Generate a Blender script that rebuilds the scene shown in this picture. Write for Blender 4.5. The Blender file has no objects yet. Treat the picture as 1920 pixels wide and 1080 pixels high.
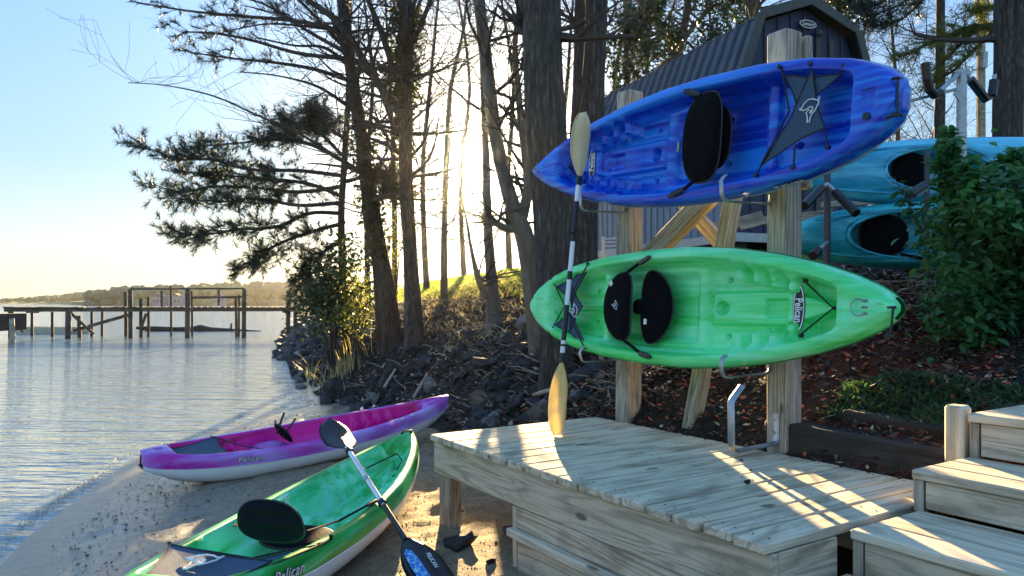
import bpy, bmesh, math, random
import numpy as np
from mathutils import Vector, Matrix, noise
R = math.radians
S = bpy.context.scene
COL = S.collection
rnd = random.Random(7)
npr = np.random.RandomState(7)

# ------------------------------------------------------------------ camera, sky, sun, exposure
FOC, ZC, HY = 1400.0, 1.55, 568.0        # focal length in photo pixels, eye height over the water, horizon row
cd = bpy.data.cameras.new('camera')
cam = bpy.data.objects.new('camera', cd); COL.objects.link(cam)
cam.location = (0, 0, ZC); cam.rotation_euler = (R(90), 0, 0)
cd.sensor_width = 36.0; cd.lens = 36.0 * FOC / 1920.0
cd.shift_y = (HY - 540.0) / 1920.0
cd.clip_start = 0.05; cd.clip_end = 6000
S.camera = cam

HAZE_D, HAZE_G = 0.00015, 0.95
SKY_GAMMA, SKY_SAT = 0.17, 1.7
SKY_TINT = ((0.0, (.80, .82, .76)), (0.17, (.45, .65, .84)), (0.36, (.35, .60, .98)))   # warm haze low down, blue overhead
SUN_EL, SUN_AZ = 11.0, -2.6               # degrees above the horizon, degrees east of the view axis
w = bpy.data.worlds.new('World'); S.world = w; w.use_nodes = True
wt = w.node_tree; wt.nodes.clear()
sky = wt.nodes.new('ShaderNodeTexSky'); sky.sky_type = 'NISHITA'; sky.sun_disc = False
sky.sun_elevation = R(SUN_EL); sky.sun_rotation = R(SUN_AZ)
sky.air_density = 1.0; sky.dust_density = 1.2; sky.ozone_density = 2.0; sky.altitude = 0
bg = wt.nodes.new('ShaderNodeBackground'); bg.inputs['Strength'].default_value = 0.15
wo = wt.nodes.new('ShaderNodeOutputWorld')
# bright hazy evening: the sky's range is flattened evenly in every direction
gm = wt.nodes.new('ShaderNodeGamma'); gm.inputs[1].default_value = SKY_GAMMA
hs = wt.nodes.new('ShaderNodeHueSaturation'); hs.inputs['Saturation'].default_value = SKY_SAT
wt.links.new(sky.outputs[0], gm.inputs[0]); wt.links.new(gm.outputs[0], hs.inputs['Color'])
tn = wt.nodes.new('ShaderNodeMix'); tn.data_type = 'RGBA'; tn.blend_type = 'MULTIPLY'; tn.inputs[0].default_value = 1
tcw = wt.nodes.new('ShaderNodeTexCoord'); sxw = wt.nodes.new('ShaderNodeSeparateXYZ'); wt.links.new(tcw.outputs['Generated'], sxw.inputs[0])
rw = wt.nodes.new('ShaderNodeValToRGB'); wt.links.new(sxw.outputs[2], rw.inputs[0])
rw.color_ramp.elements.new(0.2)
for el_, (p_, c_) in zip(rw.color_ramp.elements, SKY_TINT): el_.position = p_; el_.color = c_ + (1,)
wt.links.new(rw.outputs[0], tn.inputs[7])
wt.links.new(hs.outputs[0], tn.inputs[6])
# aureole round the low sun
dp = wt.nodes.new('ShaderNodeVectorMath'); dp.operation = 'DOT_PRODUCT'; wt.links.new(tcw.outputs['Generated'], dp.inputs[0])
_a, _e = R(SUN_AZ), R(SUN_EL); dp.inputs[1].default_value = (math.sin(_a) * math.cos(_e), math.cos(_a) * math.cos(_e), math.sin(_e))
def _pw(ex, k):
    m1 = wt.nodes.new('ShaderNodeMath'); m1.operation = 'MAXIMUM'; wt.links.new(dp.outputs['Value'], m1.inputs[0]); m1.inputs[1].default_value = 0
    m2 = wt.nodes.new('ShaderNodeMath'); m2.operation = 'POWER'; wt.links.new(m1.outputs[0], m2.inputs[0]); m2.inputs[1].default_value = ex
    m3 = wt.nodes.new('ShaderNodeMath'); m3.operation = 'MULTIPLY'; wt.links.new(m2.outputs[0], m3.inputs[0]); m3.inputs[1].default_value = k
    return m3.outputs[0]
ms = wt.nodes.new('ShaderNodeMath'); ms.operation = 'ADD'; wt.links.new(_pw(30, .6), ms.inputs[0]); wt.links.new(_pw(160, 12.0), ms.inputs[1])
ag = wt.nodes.new('ShaderNodeVectorMath'); ag.operation = 'SCALE'; ag.inputs[0].default_value = (1.0, .86, .58); wt.links.new(ms.outputs[0], ag.inputs['Scale'])
ad = wt.nodes.new('ShaderNodeVectorMath'); ad.operation = 'ADD'; wt.links.new(tn.outputs[2], ad.inputs[0]); wt.links.new(ag.outputs[0], ad.inputs[1])
wt.links.new(ad.outputs[0], bg.inputs[0]); wt.links.new(bg.outputs[0], wo.inputs[0])
sl = bpy.data.lights.new('sun', 'SUN'); sl.energy = 5.0; sl.angle = R(0.5); sl.color = (1.0, 0.70, 0.34)
sun = bpy.data.objects.new('sun', sl); COL.objects.link(sun); sun.location = (0, 0, 30)
_a, _e = R(SUN_AZ), R(SUN_EL)
sdir = Vector((math.sin(_a) * math.cos(_e), math.cos(_a) * math.cos(_e), math.sin(_e)))
sun.rotation_euler = (-sdir).to_track_quat('-Z', 'Y').to_euler()
S.view_settings.view_transform = 'Standard'; S.view_settings.look = 'None'
S.view_settings.gamma = 1; S.view_settings.exposure = 2.7; S.view_settings.use_curve_mapping = False
S.cycles.use_denoising = True
S.cycles.max_bounces = 6; S.cycles.transparent_max_bounces = 8
S.cycles.sample_clamp_indirect = 4.0

# ------------------------------------------------------------------ helpers
def P(px, py, Y):
    """the point that lies at depth Y on the line of sight measured in the photograph"""
    return Vector(((px - 960) / FOC * Y, Y, ZC + (HY - py) / FOC * Y))

def tag(o, label=None, cat=None, group=None, kind=None):
    if label: o['label'] = label
    if cat: o['category'] = cat
    if group: o['group'] = group
    if kind: o['kind'] = kind
    return o

def empty(name, loc=(0, 0, 0), rz=0.0, parent=None, mat=None):
    o = bpy.data.objects.new(name, None); COL.objects.link(o)
    o.empty_display_size = 0.1
    if mat is not None: o.matrix_world = mat
    else: o.location = loc; o.rotation_euler = (0, 0, rz)
    if parent: o.parent = parent
    return o

def link(name, me, parent=None, loc=None, mat=None):
    o = bpy.data.objects.new(name, me); COL.objects.link(o)
    if parent: o.parent = parent
    if mat is not None: o.matrix_basis = mat
    elif loc is not None: o.location = loc
    return o

def mesh_np(name, V, F, mats, smooth=False, midx=None):
    me = bpy.data.meshes.new(name)
    me.from_pydata([tuple(v) for v in V] if not isinstance(V, np.ndarray) else V.tolist(), [], F if isinstance(F, list) else F.tolist())
    for m in (mats if isinstance(mats, (list, tuple)) else [mats]): me.materials.append(m)
    if midx is not None: me.polygons.foreach_set('material_index', midx)
    if smooth: me.polygons.foreach_set('use_smooth', [True] * len(me.polygons))
    me.update()
    return me

class MB:
    """collects shapes for ONE mesh object"""
    def __init__(s): s.V = []; s.F = []; s.M = []
    def add(s, V, F, m=0):
        n = len(s.V); s.V.extend([tuple(v) for v in V]); s.F.extend([tuple(i + n for i in f) for f in F]); s.M.extend([m] * len(F))
    def tube(s, pts, rad, sides=6, m=0, cap=True, flat=1.0, ref=None):
        pts = [Vector(p) for p in pts]; n = len(pts)
        if not hasattr(rad, '__len__'): rad = [rad] * n
        V = []; F = []; prev = None
        for i, p in enumerate(pts):
            t = (pts[min(i + 1, n - 1)] - pts[max(i - 1, 0)])
            if t.length < 1e-9: t = Vector((0, 0, 1))
            t.normalize()
            if prev is None:
                a = Vector(ref) if ref is not None else (Vector((1, 0, 0)) if abs(t.x) < 0.8 else Vector((0, 1, 0)))
            else: a = prev
            a = (a - t * a.dot(t))
            if a.length < 1e-6: a = t.orthogonal()
            a.normalize(); b = t.cross(a); prev = a
            for k in range(sides):
                an = 2 * math.pi * k / sides
                V.append(p + a * (math.cos(an) * rad[i]) + b * (math.sin(an) * rad[i] * flat))
        for i in range(n - 1):
            for k in range(sides):
                k2 = (k + 1) % sides
                F.append((i * sides + k, i * sides + k2, (i + 1) * sides + k2, (i + 1) * sides + k))
        if cap and sides > 2:
            F.append(tuple(range(sides))[::-1]); F.append(tuple((n - 1) * sides + k for k in range(sides)))
        s.add(V, F, m)
    def box(s, c, ax, ay, az, m=0):
        c, ax, ay, az = Vector(c), Vector(ax), Vector(ay), Vector(az)
        V = [c + ax * i + ay * j + az * k for i in (-1, 1) for j in (-1, 1) for k in (-1, 1)]
        F = [(0, 1, 3, 2), (4, 6, 7, 5), (0, 4, 5, 1), (2, 3, 7, 6), (0, 2, 6, 4), (1, 5, 7, 3)]
        s.add(V, F, m)
    def prism(s, poly, d, m=0):
        """flat polygon given an edge depth d (a vector)"""
        poly = [Vector(p) for p in poly]; d = Vector(d); n = len(poly)
        V = poly + [p + d for p in poly]
        F = [tuple(range(n))[::-1], tuple(range(n, 2 * n))] + [(i, (i + 1) % n, (i + 1) % n + n, i + n) for i in range(n)]
        s.add(V, F, m)
    def build(s, name, mats, parent=None, smooth=False, loc=None):
        me = mesh_np(name, s.V, s.F, mats, smooth, s.M)
        return link(name, me, parent, loc)

def smooth_angle(o, deg=40):
    me = o.data
    bm = bmesh.new(); bm.from_mesh(me)
    for f in bm.faces: f.smooth = True
    for e in bm.edges:
        if len(e.link_faces) == 2 and e.calc_face_angle(0) > R(deg): e.smooth = False
    bm.to_mesh(me); bm.free()

# ------------------------------------------------------------------ materials
class NT:
    def __init__(s, name):
        s.m = bpy.data.materials.new(name); s.m.use_nodes = True; s.t = s.m.node_tree; s.t.nodes.clear()
        s.out = s.n('ShaderNodeOutputMaterial'); s.b = s.n('ShaderNodeBsdfPrincipled')
        s.l(s.b.outputs[0], s.out.inputs[0])
    def n(s, typ, **k):
        nd = s.t.nodes.new(typ)
        for a, v in k.items():
            if a in nd.inputs.keys(): nd.inputs[a].default_value = v
            else: setattr(nd, a, v)
        return nd
    def l(s, a, b): s.t.links.new(a, b)
    def co(s, kind='Object', sc=(1, 1, 1), rot=(0, 0, 0), jitter=False):
        tc = s.n('ShaderNodeTexCoord'); mp = s.n('ShaderNodeMapping')
        mp.inputs['Scale'].default_value = sc; mp.inputs['Rotation'].default_value = rot
        src = tc.outputs[kind]
        if jitter:
            oi = s.n('ShaderNodeObjectInfo'); cx = s.n('ShaderNodeCombineXYZ')
            mm = s.n('ShaderNodeMath', operation='MULTIPLY'); s.l(oi.outputs['Random'], mm.inputs[0]); mm.inputs[1].default_value = 37.0
            s.l(mm.outputs[0], cx.inputs[0]); s.l(mm.outputs[0], cx.inputs[1]); s.l(mm.outputs[0], cx.inputs[2])
            ad = s.n('ShaderNodeVectorMath', operation='ADD'); s.l(src, ad.inputs[0]); s.l(cx.outputs[0], ad.inputs[1]); src = ad.outputs[0]
        s.l(src, mp.inputs[0]); return mp.outputs[0]
    def noise(s, vec, sc=5.0, det=4.0, rough=0.55, dist=0.0):
        nd = s.n('ShaderNodeTexNoise'); nd.inputs['Scale'].default_value = sc; nd.inputs['Detail'].default_value = det
        nd.inputs['Roughness'].default_value = rough; nd.inputs['Distortion'].default_value = dist
        s.l(vec, nd.inputs['Vector']); return nd.outputs[0]
    def ramp(s, fac, stops, interp='LINEAR'):
        r = s.n('ShaderNodeValToRGB'); r.color_ramp.interpolation = interp
        e = r.color_ramp.elements
        while len(e) < len(stops): e.new(0.5)
        for el, (p, c) in zip(e, stops):
            el.position = p; el.color = (c[0], c[1], c[2], 1) if hasattr(c, '__len__') else (c, c, c, 1)
        s.l(fac, r.inputs[0]); return r.outputs[0]
    def mix(s, a, b, fac=0.5, mode='MIX'):
        m = s.n('ShaderNodeMix', data_type='RGBA', blend_type=mode)
        for v, i in ((fac, 0), (a, 6), (b, 7)):
            if isinstance(v, bpy.types.NodeSocket): s.l(v, m.inputs[i])
            else: m.inputs[i].default_value = v if i == 0 else (v[0], v[1], v[2], 1)
        return m.outputs[2]
    def math(s, a, b, op='MULTIPLY'):
        m = s.n('ShaderNodeMath', operation=op)
        for v, i in ((a, 0), (b, 1)):
            if isinstance(v, bpy.types.NodeSocket): s.l(v, m.inputs[i])
            else: m.inputs[i].default_value = v
        return m.outputs[0]
    def bump(s, h, strength=0.3, dist=0.01):
        b = s.n('ShaderNodeBump'); b.inputs['Strength'].default_value = strength; b.inputs['Distance'].default_value = dist
        s.l(h, b.inputs['Height']); s.l(b.outputs[0], s.b.inputs['Normal']); return b
    def set(s, col=None, rough=None, metal=None, **k):
        for v, i in ((col, 'Base Color'), (rough, 'Roughness'), (metal, 'Metallic')):
            if v is None: continue
            if isinstance(v, bpy.types.NodeSocket): s.l(v, s.b.inputs[i])
            else: s.b.inputs[i].default_value = (v[0], v[1], v[2], 1) if hasattr(v, '__len__') else v
        for a, v in k.items(): s.b.inputs[a.replace('_', ' ')].default_value = v
        return s.m

def m_plain(name, c, rough=0.5, metal=0.0, var=0.15, sc=12.0, bump=0.0, **k):
    t = NT(name); v = t.co('Object'); nz = t.noise(v, sc, 5)
    col = t.ramp(nz, [(0.25, [x * (1 - var) for x in c]), (0.75, [min(1, x * (1 + var)) for x in c])])
    if bump: t.bump(nz, bump, 0.01)
    return t.set(col, rough, metal, **k)

def m_wood(name, base, dark, light, ring=9.0, streak=0.5, bump=0.35, rough=0.85):
    """sawn softwood: grain along local x, drawn-out growth rings round knots, grey weather streaks"""
    t = NT(name)
    v = t.co('Object', (0.55, 5.5, 5.5), jitter=True)
    big = t.noise(v, 1.1, 2, 0.4, 0.6)
    sn = t.math(t.math(big, ring * 6.0), 0, 'ADD')
    rings = t.math(t.math(sn, 1.0, 'SINE'), 0.5, 'MULTIPLY'); rings = t.math(rings, 0.5, 'ADD')
    v2 = t.co('Object', (1.1, 48, 48), jitter=True)
    fine = t.noise(v2, 2.2, 4, 0.7)
    v3 = t.co('Object', (1.2, 5, 5), jitter=True)
    blot = t.noise(v3, 2.0, 4, 0.6)
    rr = t.math(rings, 2.6, 'POWER')
    c1 = t.mix(base, dark, t.math(rr, 0.6))
    c2 = t.mix(c1, light, t.math(t.ramp(blot, [(0.42, 0.0), (0.68, 1.0)]), 0.55))
    c3 = t.mix(c2, dark, t.math(t.ramp(fine, [(0.50, 0.0), (0.60, 1.0)]), streak))
    # knots: rare dark ovals
    vk = t.co('Object', (2.2, 6.0, 6.0), jitter=True)
    vo = t.n('ShaderNodeTexVoronoi', feature='F1'); vo.inputs['Scale'].default_value = 1.0; vo.inputs['Randomness'].default_value = 1.0
    t.l(vk, vo.inputs['Vector'])
    kn = t.ramp(vo.outputs['Distance'], [(0.07, 1.0), (0.12, 0.0)])
    c4 = t.mix(c3, [x * 0.35 for x in dark], t.math(kn, 0.8))
    oi = t.n('ShaderNodeObjectInfo'); br = t.ramp(oi.outputs['Random'], [(0, (.80, .80, .78)), (.5, (1, .99, .98)), (1, (.90, .87, .84))])
    c4 = t.mix(c4, br, 1.0, 'MULTIPLY')
    st = t.noise(t.co('Object', (1.5, 3, 3), jitter=True), 1.6, 5, .65)
    c4 = t.mix(c4, t.ramp(st, [(.36, (.55, .54, .52)), (.50, (1, 1, 1))]), .8, 'MULTIPLY')
    h = t.math(t.math(rr, -0.5), t.math(fine, -0.9), 'ADD')
    t.bump(h, bump, 0.004)
    return t.set(c4, rough)

def m_marble(name, c1, c2, c3, rough=0.3, sx=0.7, sy=5.0):
    """rotomoulded polyethylene with drawn streaks of a second colour"""
    t = NT(name)
    v = t.co('Object', (sx, sy, sy))
    a = t.noise(v, 1.2, 3, 0.5, 0.9)
    b = t.noise(t.co('Object', (sx * 1.6, sy * 3, sy * 3)), 1.5, 3, 0.5, 0.5)
    f = t.math(t.math(a, 0.72), t.math(b, 0.28), 'ADD')
    col = t.ramp(f, [(0.42, c1), (0.50, c2), (0.58, c3)])
    sc_ = t.noise(t.co('Object', (2, 9, 9)), 3.0, 6, .75)
    col = t.mix(col, [x * .6 + .12 for x in c3], t.math(t.ramp(sc_, [(.62, 0.0), (.74, 1.0)]), .09))
    du = t.noise(t.co('Object'), 2.5, 5, .7); col = t.mix(col, t.ramp(du, [(.35, (.80, .80, .78)), (.55, (1, 1, 1))]), .8, 'MULTIPLY')
    sp = t.noise(t.co('Object'), 220.0, 2, 0.5)
    t.bump(sp, 0.06, 0.002)
    return t.set(col, t.ramp(a, [(0.3, rough * 0.8), (0.7, rough * 1.3)]), 0.0, Specular_IOR_Level=0.5)

M = {}
M['deck'] = m_wood('deck_wood', (.72, .62, .44), (.24, .195, .13), (.78, .71, .55), 7, .42)
M['fascia'] = m_wood('fascia_wood', (.68, .56, .39), (.23, .18, .115), (.70, .63, .50), 12, .42)
M['post'] = m_wood('post_wood', (.50, .43, .32), (.12, .095, .07), (.62, .58, .48), 10, .65, .7)
M['oldwood'] = m_wood('old_timber', (.04, .032, .026), (.012, .010, .008), (.085, .072, .058), 6, .6, .8)
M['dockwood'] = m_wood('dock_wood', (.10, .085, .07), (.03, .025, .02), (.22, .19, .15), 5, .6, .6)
M['galv'] = m_plain('galvanised_steel', (.36, .38, .40), .42, .85, .25, 18, .1)
M['steel_dark'] = m_plain('dark_steel', (.05, .055, .07), .45, .3, .3)
M['alu'] = m_plain('aluminium', (.72, .74, .78), .25, .9, .08)
M['whiteband'] = m_plain('white_shaft', (.78, .80, .84), .3, 0, .06)
M['blackplastic'] = m_plain('black_plastic', (.005, .0055, .009), .35, 0, .3)
M['blackcloth'] = m_plain('black_cloth', (.0035, .0035, .005), .95, 0, .4, 60, .5, Specular_IOR_Level=.15)
M['cord'] = m_plain('black_cord', (.012, .012, .018), .7)
M['mesh'] = m_plain('mesh_cloth', (.035, .075, .13), .75, 0, .25, 200, .4)
_t = NT('cream_blade'); _c = _t.ramp(_t.noise(_t.co('Object'), 6, 4), [(.3, (.92, .76, .36)), (.7, (1.0, .88, .52))]); _t.set(_c, .35)
_tr = _t.n('ShaderNodeBsdfTranslucent'); _t.l(_c, _tr.inputs[0]); _mx = _t.n('ShaderNodeMixShader'); _mx.inputs[0].default_value = .35
_t.l(_t.b.outputs[0], _mx.inputs[1]); _t.l(_tr.outputs[0], _mx.inputs[2]); _t.l(_mx.outputs[0], _t.out.inputs[0]); M['cream'] = _t.m
M['sheencloth'] = m_plain('blue_sheen_cloth', (.005, .006, .014), .85, 0, .3, 40, .2, Specular_IOR_Level=.2)  # bluish sheen of the black seat back put into its base colour
M['white'] = m_plain('white_print', (.82, .82, .82), .5, 0, .02)
M['black'] = m_plain('black_print', (.01, .01, .012), .5, 0, .02)
M['hullwhite'] = m_plain('white_hull', (.82, .84, .88), .35, 0, .08, 3)
M['greenp'] = m_marble('green_plastic', (.07, .76, .18), (.13, .90, .33), (.24, .97, .50), .3, .5, 6)
M['greenrim'] = m_marble('deep_green_plastic', (.006, .30, .035), (.015, .44, .07), (.10, .62, .25), .32)
M['greenin'] = m_marble('sea_green_plastic', (.03, .56, .14), (.10, .80, .40), (.22, .90, .58))
M['bluep'] = m_marble('blue_plastic', (.002, .035, .48), (.004, .095, .70), (.014, .25, .88), .28, .36, 9)
M['bluehull'] = m_plain('pale_hull', (.25, .36, .42), .4, 0, .15)
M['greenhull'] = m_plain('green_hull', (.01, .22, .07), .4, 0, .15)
M['pinkrim'] = m_marble('violet_plastic', (.50, .01, .40), (.45, .18, .68), (.56, .40, .90), .3, .5, 2.0)
M['pinkin'] = m_marble('magenta_plastic', (.48, .003, .17), (.75, .006, .28), (.85, .015, .40), .32, .6, 3.0)
M['turq'] = m_marble('turquoise_plastic', (.02, .30, .48), (.05, .46, .66), (.12, .62, .80), .3)
M['teal'] = m_marble('teal_plastic', (.01, .24, .30), (.02, .36, .44), (.05, .50, .56), .3)
# ------------------------------------------------------------------ terrain
TOE = np.array([(-50, 200), (-29, 110), (-16.6, 60), (-12, 41.3), (-7.7, 26), (-3.3, 13), (-2.4, 11.2), (-1.0, 8.8), (-.4, 7), (.1, 5.9), (.26, 5.28), (1.12, 3.93), (1.82, 2.83), (2.6, 1.6), (4, 0), (5, -10), (6, -80)], float)
SHORE = np.array([(-50.6, 200), (-29.6, 110), (-17.1, 60), (-12.3, 41), (-8.0, 26), (-3.6, 13), (-2.95, 11.4), (-3.45, 9.8), (-3.77, 7.4), (-3.2, 4.9), (-2.5, 3), (-2.4, 0), (-2.6, -6), (-3, -80)], float)

def sdist(X, Y, L):
    """signed distance to a polyline running towards the camera; positive to its right (inland)"""
    best = np.full(X.shape, 1e9); sg = np.ones(X.shape)
    for (x0, y0), (x1, y1) in zip(L[:-1], L[1:]):
        dx, dy = x1 - x0, y1 - y0; q = dx * dx + dy * dy
        t = np.clip(((X - x0) * dx + (Y - y0) * dy) / q, 0, 1)
        ex, ey = X - (x0 + t * dx), Y - (y0 + t * dy); d = np.hypot(ex, ey)
        cr = dx * (Y - y0) - dy * (X - x0)
        upd = d < best - 1e-9
        best = np.where(upd, d, best); sg = np.where(upd, np.where(cr > 0, 1.0, -1.0), sg)
    return best * sg

def vnoise(X, Y, s, seed=0):
    """cheap smooth value noise, vectorised"""
    x, y = X * s + seed * 17.3, Y * s - seed * 9.7
    xi, yi = np.floor(x), np.floor(y); fx, fy = x - xi, y - yi
    fx = fx * fx * (3 - 2 * fx); fy = fy * fy * (3 - 2 * fy)
    def h(a, b):
        v = np.sin(a * 127.1 + b * 311.7 + seed * 74.7) * 43758.5453
        return v - np.floor(v)
    return (h(xi, yi) * (1 - fx) + h(xi + 1, yi) * fx) * (1 - fy) + (h(xi, yi + 1) * (1 - fx) + h(xi + 1, yi + 1) * fx) * fy - 0.5

HL = ([-1, 0, .3, .7, 1.2, 2.1, 3.5, 5.5, 8, 15, 60], [.16, .16, .45, .82, 1.15, 1.45, 1.85, 2.4, 2.75, 3.0, 3.6])
HR = ([-1, 0, .3, .6, 1.0, 2.0, 3.2, 5.0, 8, 15, 60], [.16, .16, .5, .85, 1.0, 1.32, 1.68, 2.05, 2.6, 3.0, 3.6])
_fp = np.random.RandomState(3); FP = []
for _wx, _wy, _dx, _dy, _n in ((-2.3, 3.2, .25, .62, 9), (-1.9, 3.6, .10, .66, 8), (-.55, 3.9, .02, .6, 5), (-2.6, 4.9, .55, .45, 6)):
    for _i in range(_n): FP.append((_wx + _dx * _i + (.11 if _i % 2 else -.11) + _fp.normal(0, .04), _wy + _dy * _i * .5 + _fp.normal(0, .04), _fp.normal(.2, .3), .022))
for _i in range(70): FP.append((_fp.uniform(-3.0, 0), _fp.uniform(2.8, 8.2), _fp.uniform(0, 3.1), _fp.uniform(-.010, .014)))
FP = np.array(FP)
def prints(X, Y):
    Z = np.zeros(X.shape)
    def one(x, y, a, d):
        u = (X - x) * math.sin(a) + (Y - y) * math.cos(a); v = (X - x) * math.cos(a) - (Y - y) * math.sin(a)
        q = (u / .13) ** 2 + (v / .062) ** 2
        return -d * np.exp(-q ** 1.6) + d * .35 * np.exp(-(np.sqrt(q) - 1.5) ** 2 * 5)
    if X.size < 8:
        for k in range(X.size):
            x0, y0 = X.flat[k], Y.flat[k]
            u = (x0 - FP[:, 0]) * np.sin(FP[:, 2]) + (y0 - FP[:, 1]) * np.cos(FP[:, 2]); v = (x0 - FP[:, 0]) * np.cos(FP[:, 2]) - (y0 - FP[:, 1]) * np.sin(FP[:, 2])
            q = (u / .13) ** 2 + (v / .062) ** 2
            Z.flat[k] = np.sum(-FP[:, 3] * np.exp(-q ** 1.6) + FP[:, 3] * .35 * np.exp(-(np.sqrt(q) - 1.5) ** 2 * 5))
        return Z
    for f_ in FP: Z += one(*f_)
    return Z
def ground_z(X, Y, micro=True):
    X = np.asarray(X, float); Y = np.asarray(Y, float)
    d = sdist(X, Y, TOE); s = sdist(X, Y, SHORE)
    hl = np.interp(d, *HL); hr = np.interp(d, *HR)
    k = np.clip((X - .3) / 1.2, 0, 1); k = k * k * (3 - 2 * k)
    up = hl * (1 - k) + hr * k - .16
    beach = np.interp(s, [-60, -10, -2, 0, .5, 1.5, 3, 8], [-3, -1.2, -.16, 0, .045, .10, .15, .17])
    z = beach + np.where(d > 0, up, 0)
    if micro:
        a = np.clip(d, 0, 1.2) / 1.2
        z = z + a * (.10 * vnoise(X, Y, 1.3, 1) + .07 * vnoise(X, Y, 3.1, 2) + .05 * vnoise(X, Y, 8, 3))
        bmask = np.clip(s / 1.2, 0, 1) * (d < 0)
        z = z + bmask * (.022 * vnoise(X, Y, 2.2, 4) + .026 * vnoise(X, Y, 5.5, 5) * vnoise(X, Y, 1.1, 7) * 2 + .016 * vnoise(X, Y, 13, 6) + prints(X, Y))
    return z
def gz(x, y): return float(ground_z(np.array([x]), np.array([y]))[0])
def dtoe(x, y): return float(sdist(np.array([x]), np.array([y]), TOE)[0])

def axis(parts):
    out = []
    for a, b, st in parts: out += list(np.arange(a, b, st))
    return np.array(out + [parts[-1][1]])
gx = axis([(-160, -60, 8), (-60, -20, 1.5), (-20, -6, .5), (-6, -3.6, .06), (-3.6, .2, .035), (.2, 4.5, .06), (4.5, 14, .5), (14, 60, 5), (60, 220, 20)])
gy = axis([(-80, -6, 6), (-6, 1.5, .5), (1.5, 2.6, .06), (2.6, 8.2, .035), (8.2, 15, .06), (15, 30, .4), (30, 70, 2), (70, 220, 10)])
GX, GY = np.meshgrid(gx, gy, indexing='ij')
GZ = ground_z(GX, GY)
DT = sdist(GX, GY, TOE) + .10 * vnoise(GX, GY, 4, 8)
DS = sdist(GX, GY, SHORE)
lawn_d = 3.4 + .5 * vnoise(GX, GY, .9, 9)
lawn_d = np.where(GX > 1.6, 5.2, lawn_d)
nx, ny = len(gx), len(gy)
idx = np.arange(nx * ny).reshape(nx, ny)
quads = np.stack([idx[:-1, :-1], idx[1:, :-1], idx[1:, 1:], idx[:-1, 1:]], -1).reshape(-1, 4)
ctr = lambda A: ((A[:-1, :-1] + A[1:, :-1] + A[1:, 1:] + A[:-1, 1:]) / 4).ravel()
cD, cS, cL, cX, cY = ctr(DT), ctr(DS), ctr(lawn_d), ctr(GX), ctr(GY)
VV = np.stack([GX.ravel(), GY.ravel(), GZ.ravel()], -1)
def sub(name, mask, mat):
    q = quads[mask]; used, inv = np.unique(q, return_inverse=True)
    me = mesh_np(name, VV[used], inv.reshape(-1, 4), mat, True)
    return tag(link(name, me), kind='structure')

t = NT('sand')
v = t.co('Object')
n1 = t.noise(v, 1.3, 5); n2 = t.noise(v, 10, 9, .76, .6); n3 = t.noise(v, 60, 4, .75)
geo = t.n('ShaderNodeNewGeometry'); sx = t.n('ShaderNodeSeparateXYZ'); t.l(geo.outputs['Position'], sx.inputs[0])
zz = t.math(sx.outputs[2], t.math(n1, .05), 'ADD')
wet = t.ramp(zz, [(.085, 1.0), (.150, 0.0)])
dry = t.ramp(n2, [(.30, (.20, .145, .085)), (.5, (.43, .33, .20)), (.75, (.62, .52, .35))])
spk = t.ramp(n3, [(.32, (.10, .08, .06)), (.46, (1, 1, 1)), (.66, (1, 1, 1)), (.72, (1.9, 1.85, 1.7))])
dry = t.mix(dry, spk, .55, 'MULTIPLY')
col = t.mix(dry, (.25, .22, .17), wet)
t.b.inputs['Specular IOR Level'].default_value = .5
hb = t.math(t.math(n2, 1.0), t.math(n3, .5), 'ADD')
t.bump(t.math(hb, t.ramp(wet, [(0, 1.0), (1, .12)])), 1.0, .06)
M['sand'] = t.set(col, t.ramp(wet, [(0.15, .9), (.8, .16), (1.0, .10)]))

t = NT('bank_soil')
v = t.co('Object'); n1 = t.noise(v, .55, 4, .6); n2 = t.noise(v, 14, 6, .75); n3 = t.noise(v, 55, 4, .7)
geo = t.n('ShaderNodeNewGeometry'); sx = t.n('ShaderNodeSeparateXYZ'); t.l(geo.outputs['Position'], sx.inputs[0])
soil = t.ramp(n2, [(.3, (.012, .011, .010)), (.55, (.05, .040, .030)), (.8, (.15, .12, .09))])
red = t.ramp(n2, [(.3, (.05, .012, .006)), (.6, (.22, .050, .020)), (.85, (.34, .13, .06))])
mx = t.ramp(sx.outputs[0], [(.30, 0.0), (.55, 1.0)])
mp = t.n('ShaderNodeMapRange'); t.l(sx.outputs[0], mp.inputs[0]); mp.inputs[1].default_value = 1.2; mp.inputs[2].default_value = 2.2
rm = t.math(mp.outputs[0], t.ramp(n1, [(.46, 0.0), (.58, 1.0)]))
col = t.mix(soil, red, rm)
col = t.mix(col, t.ramp(n3, [(.4, (.4, .4, .4)), (.6, (1, 1, 1))]), .7, 'MULTIPLY')
t.bump(t.math(n2, n3, 'ADD'), 1.0, .05)
M['soil'] = t.set(col, .95)

t = NT('lawn_grass')
v = t.co('Object'); n1 = t.noise(v, .4, 4); n2 = t.noise(v, 30, 5, .7)
c = t.ramp(n2, [(.3, (.06, .10, .012)), (.6, (.16, .22, .03)), (.8, (.28, .30, .07))])
c = t.mix(c, (.25, .22, .09), t.math(t.ramp(n1, [(.45, 0.0), (.7, 1.0)]), .6))
t.bump(n2, .8, .04)
M['lawn'] = t.set(c, .9)

okx = (cS > -14)
sub('beach', (cD <= 0) & okx, M['sand'])
sub('bank', (cD > 0) & (cD <= cL), M['soil'])
sub('lawn', (cD > cL), M['lawn'])

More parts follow.
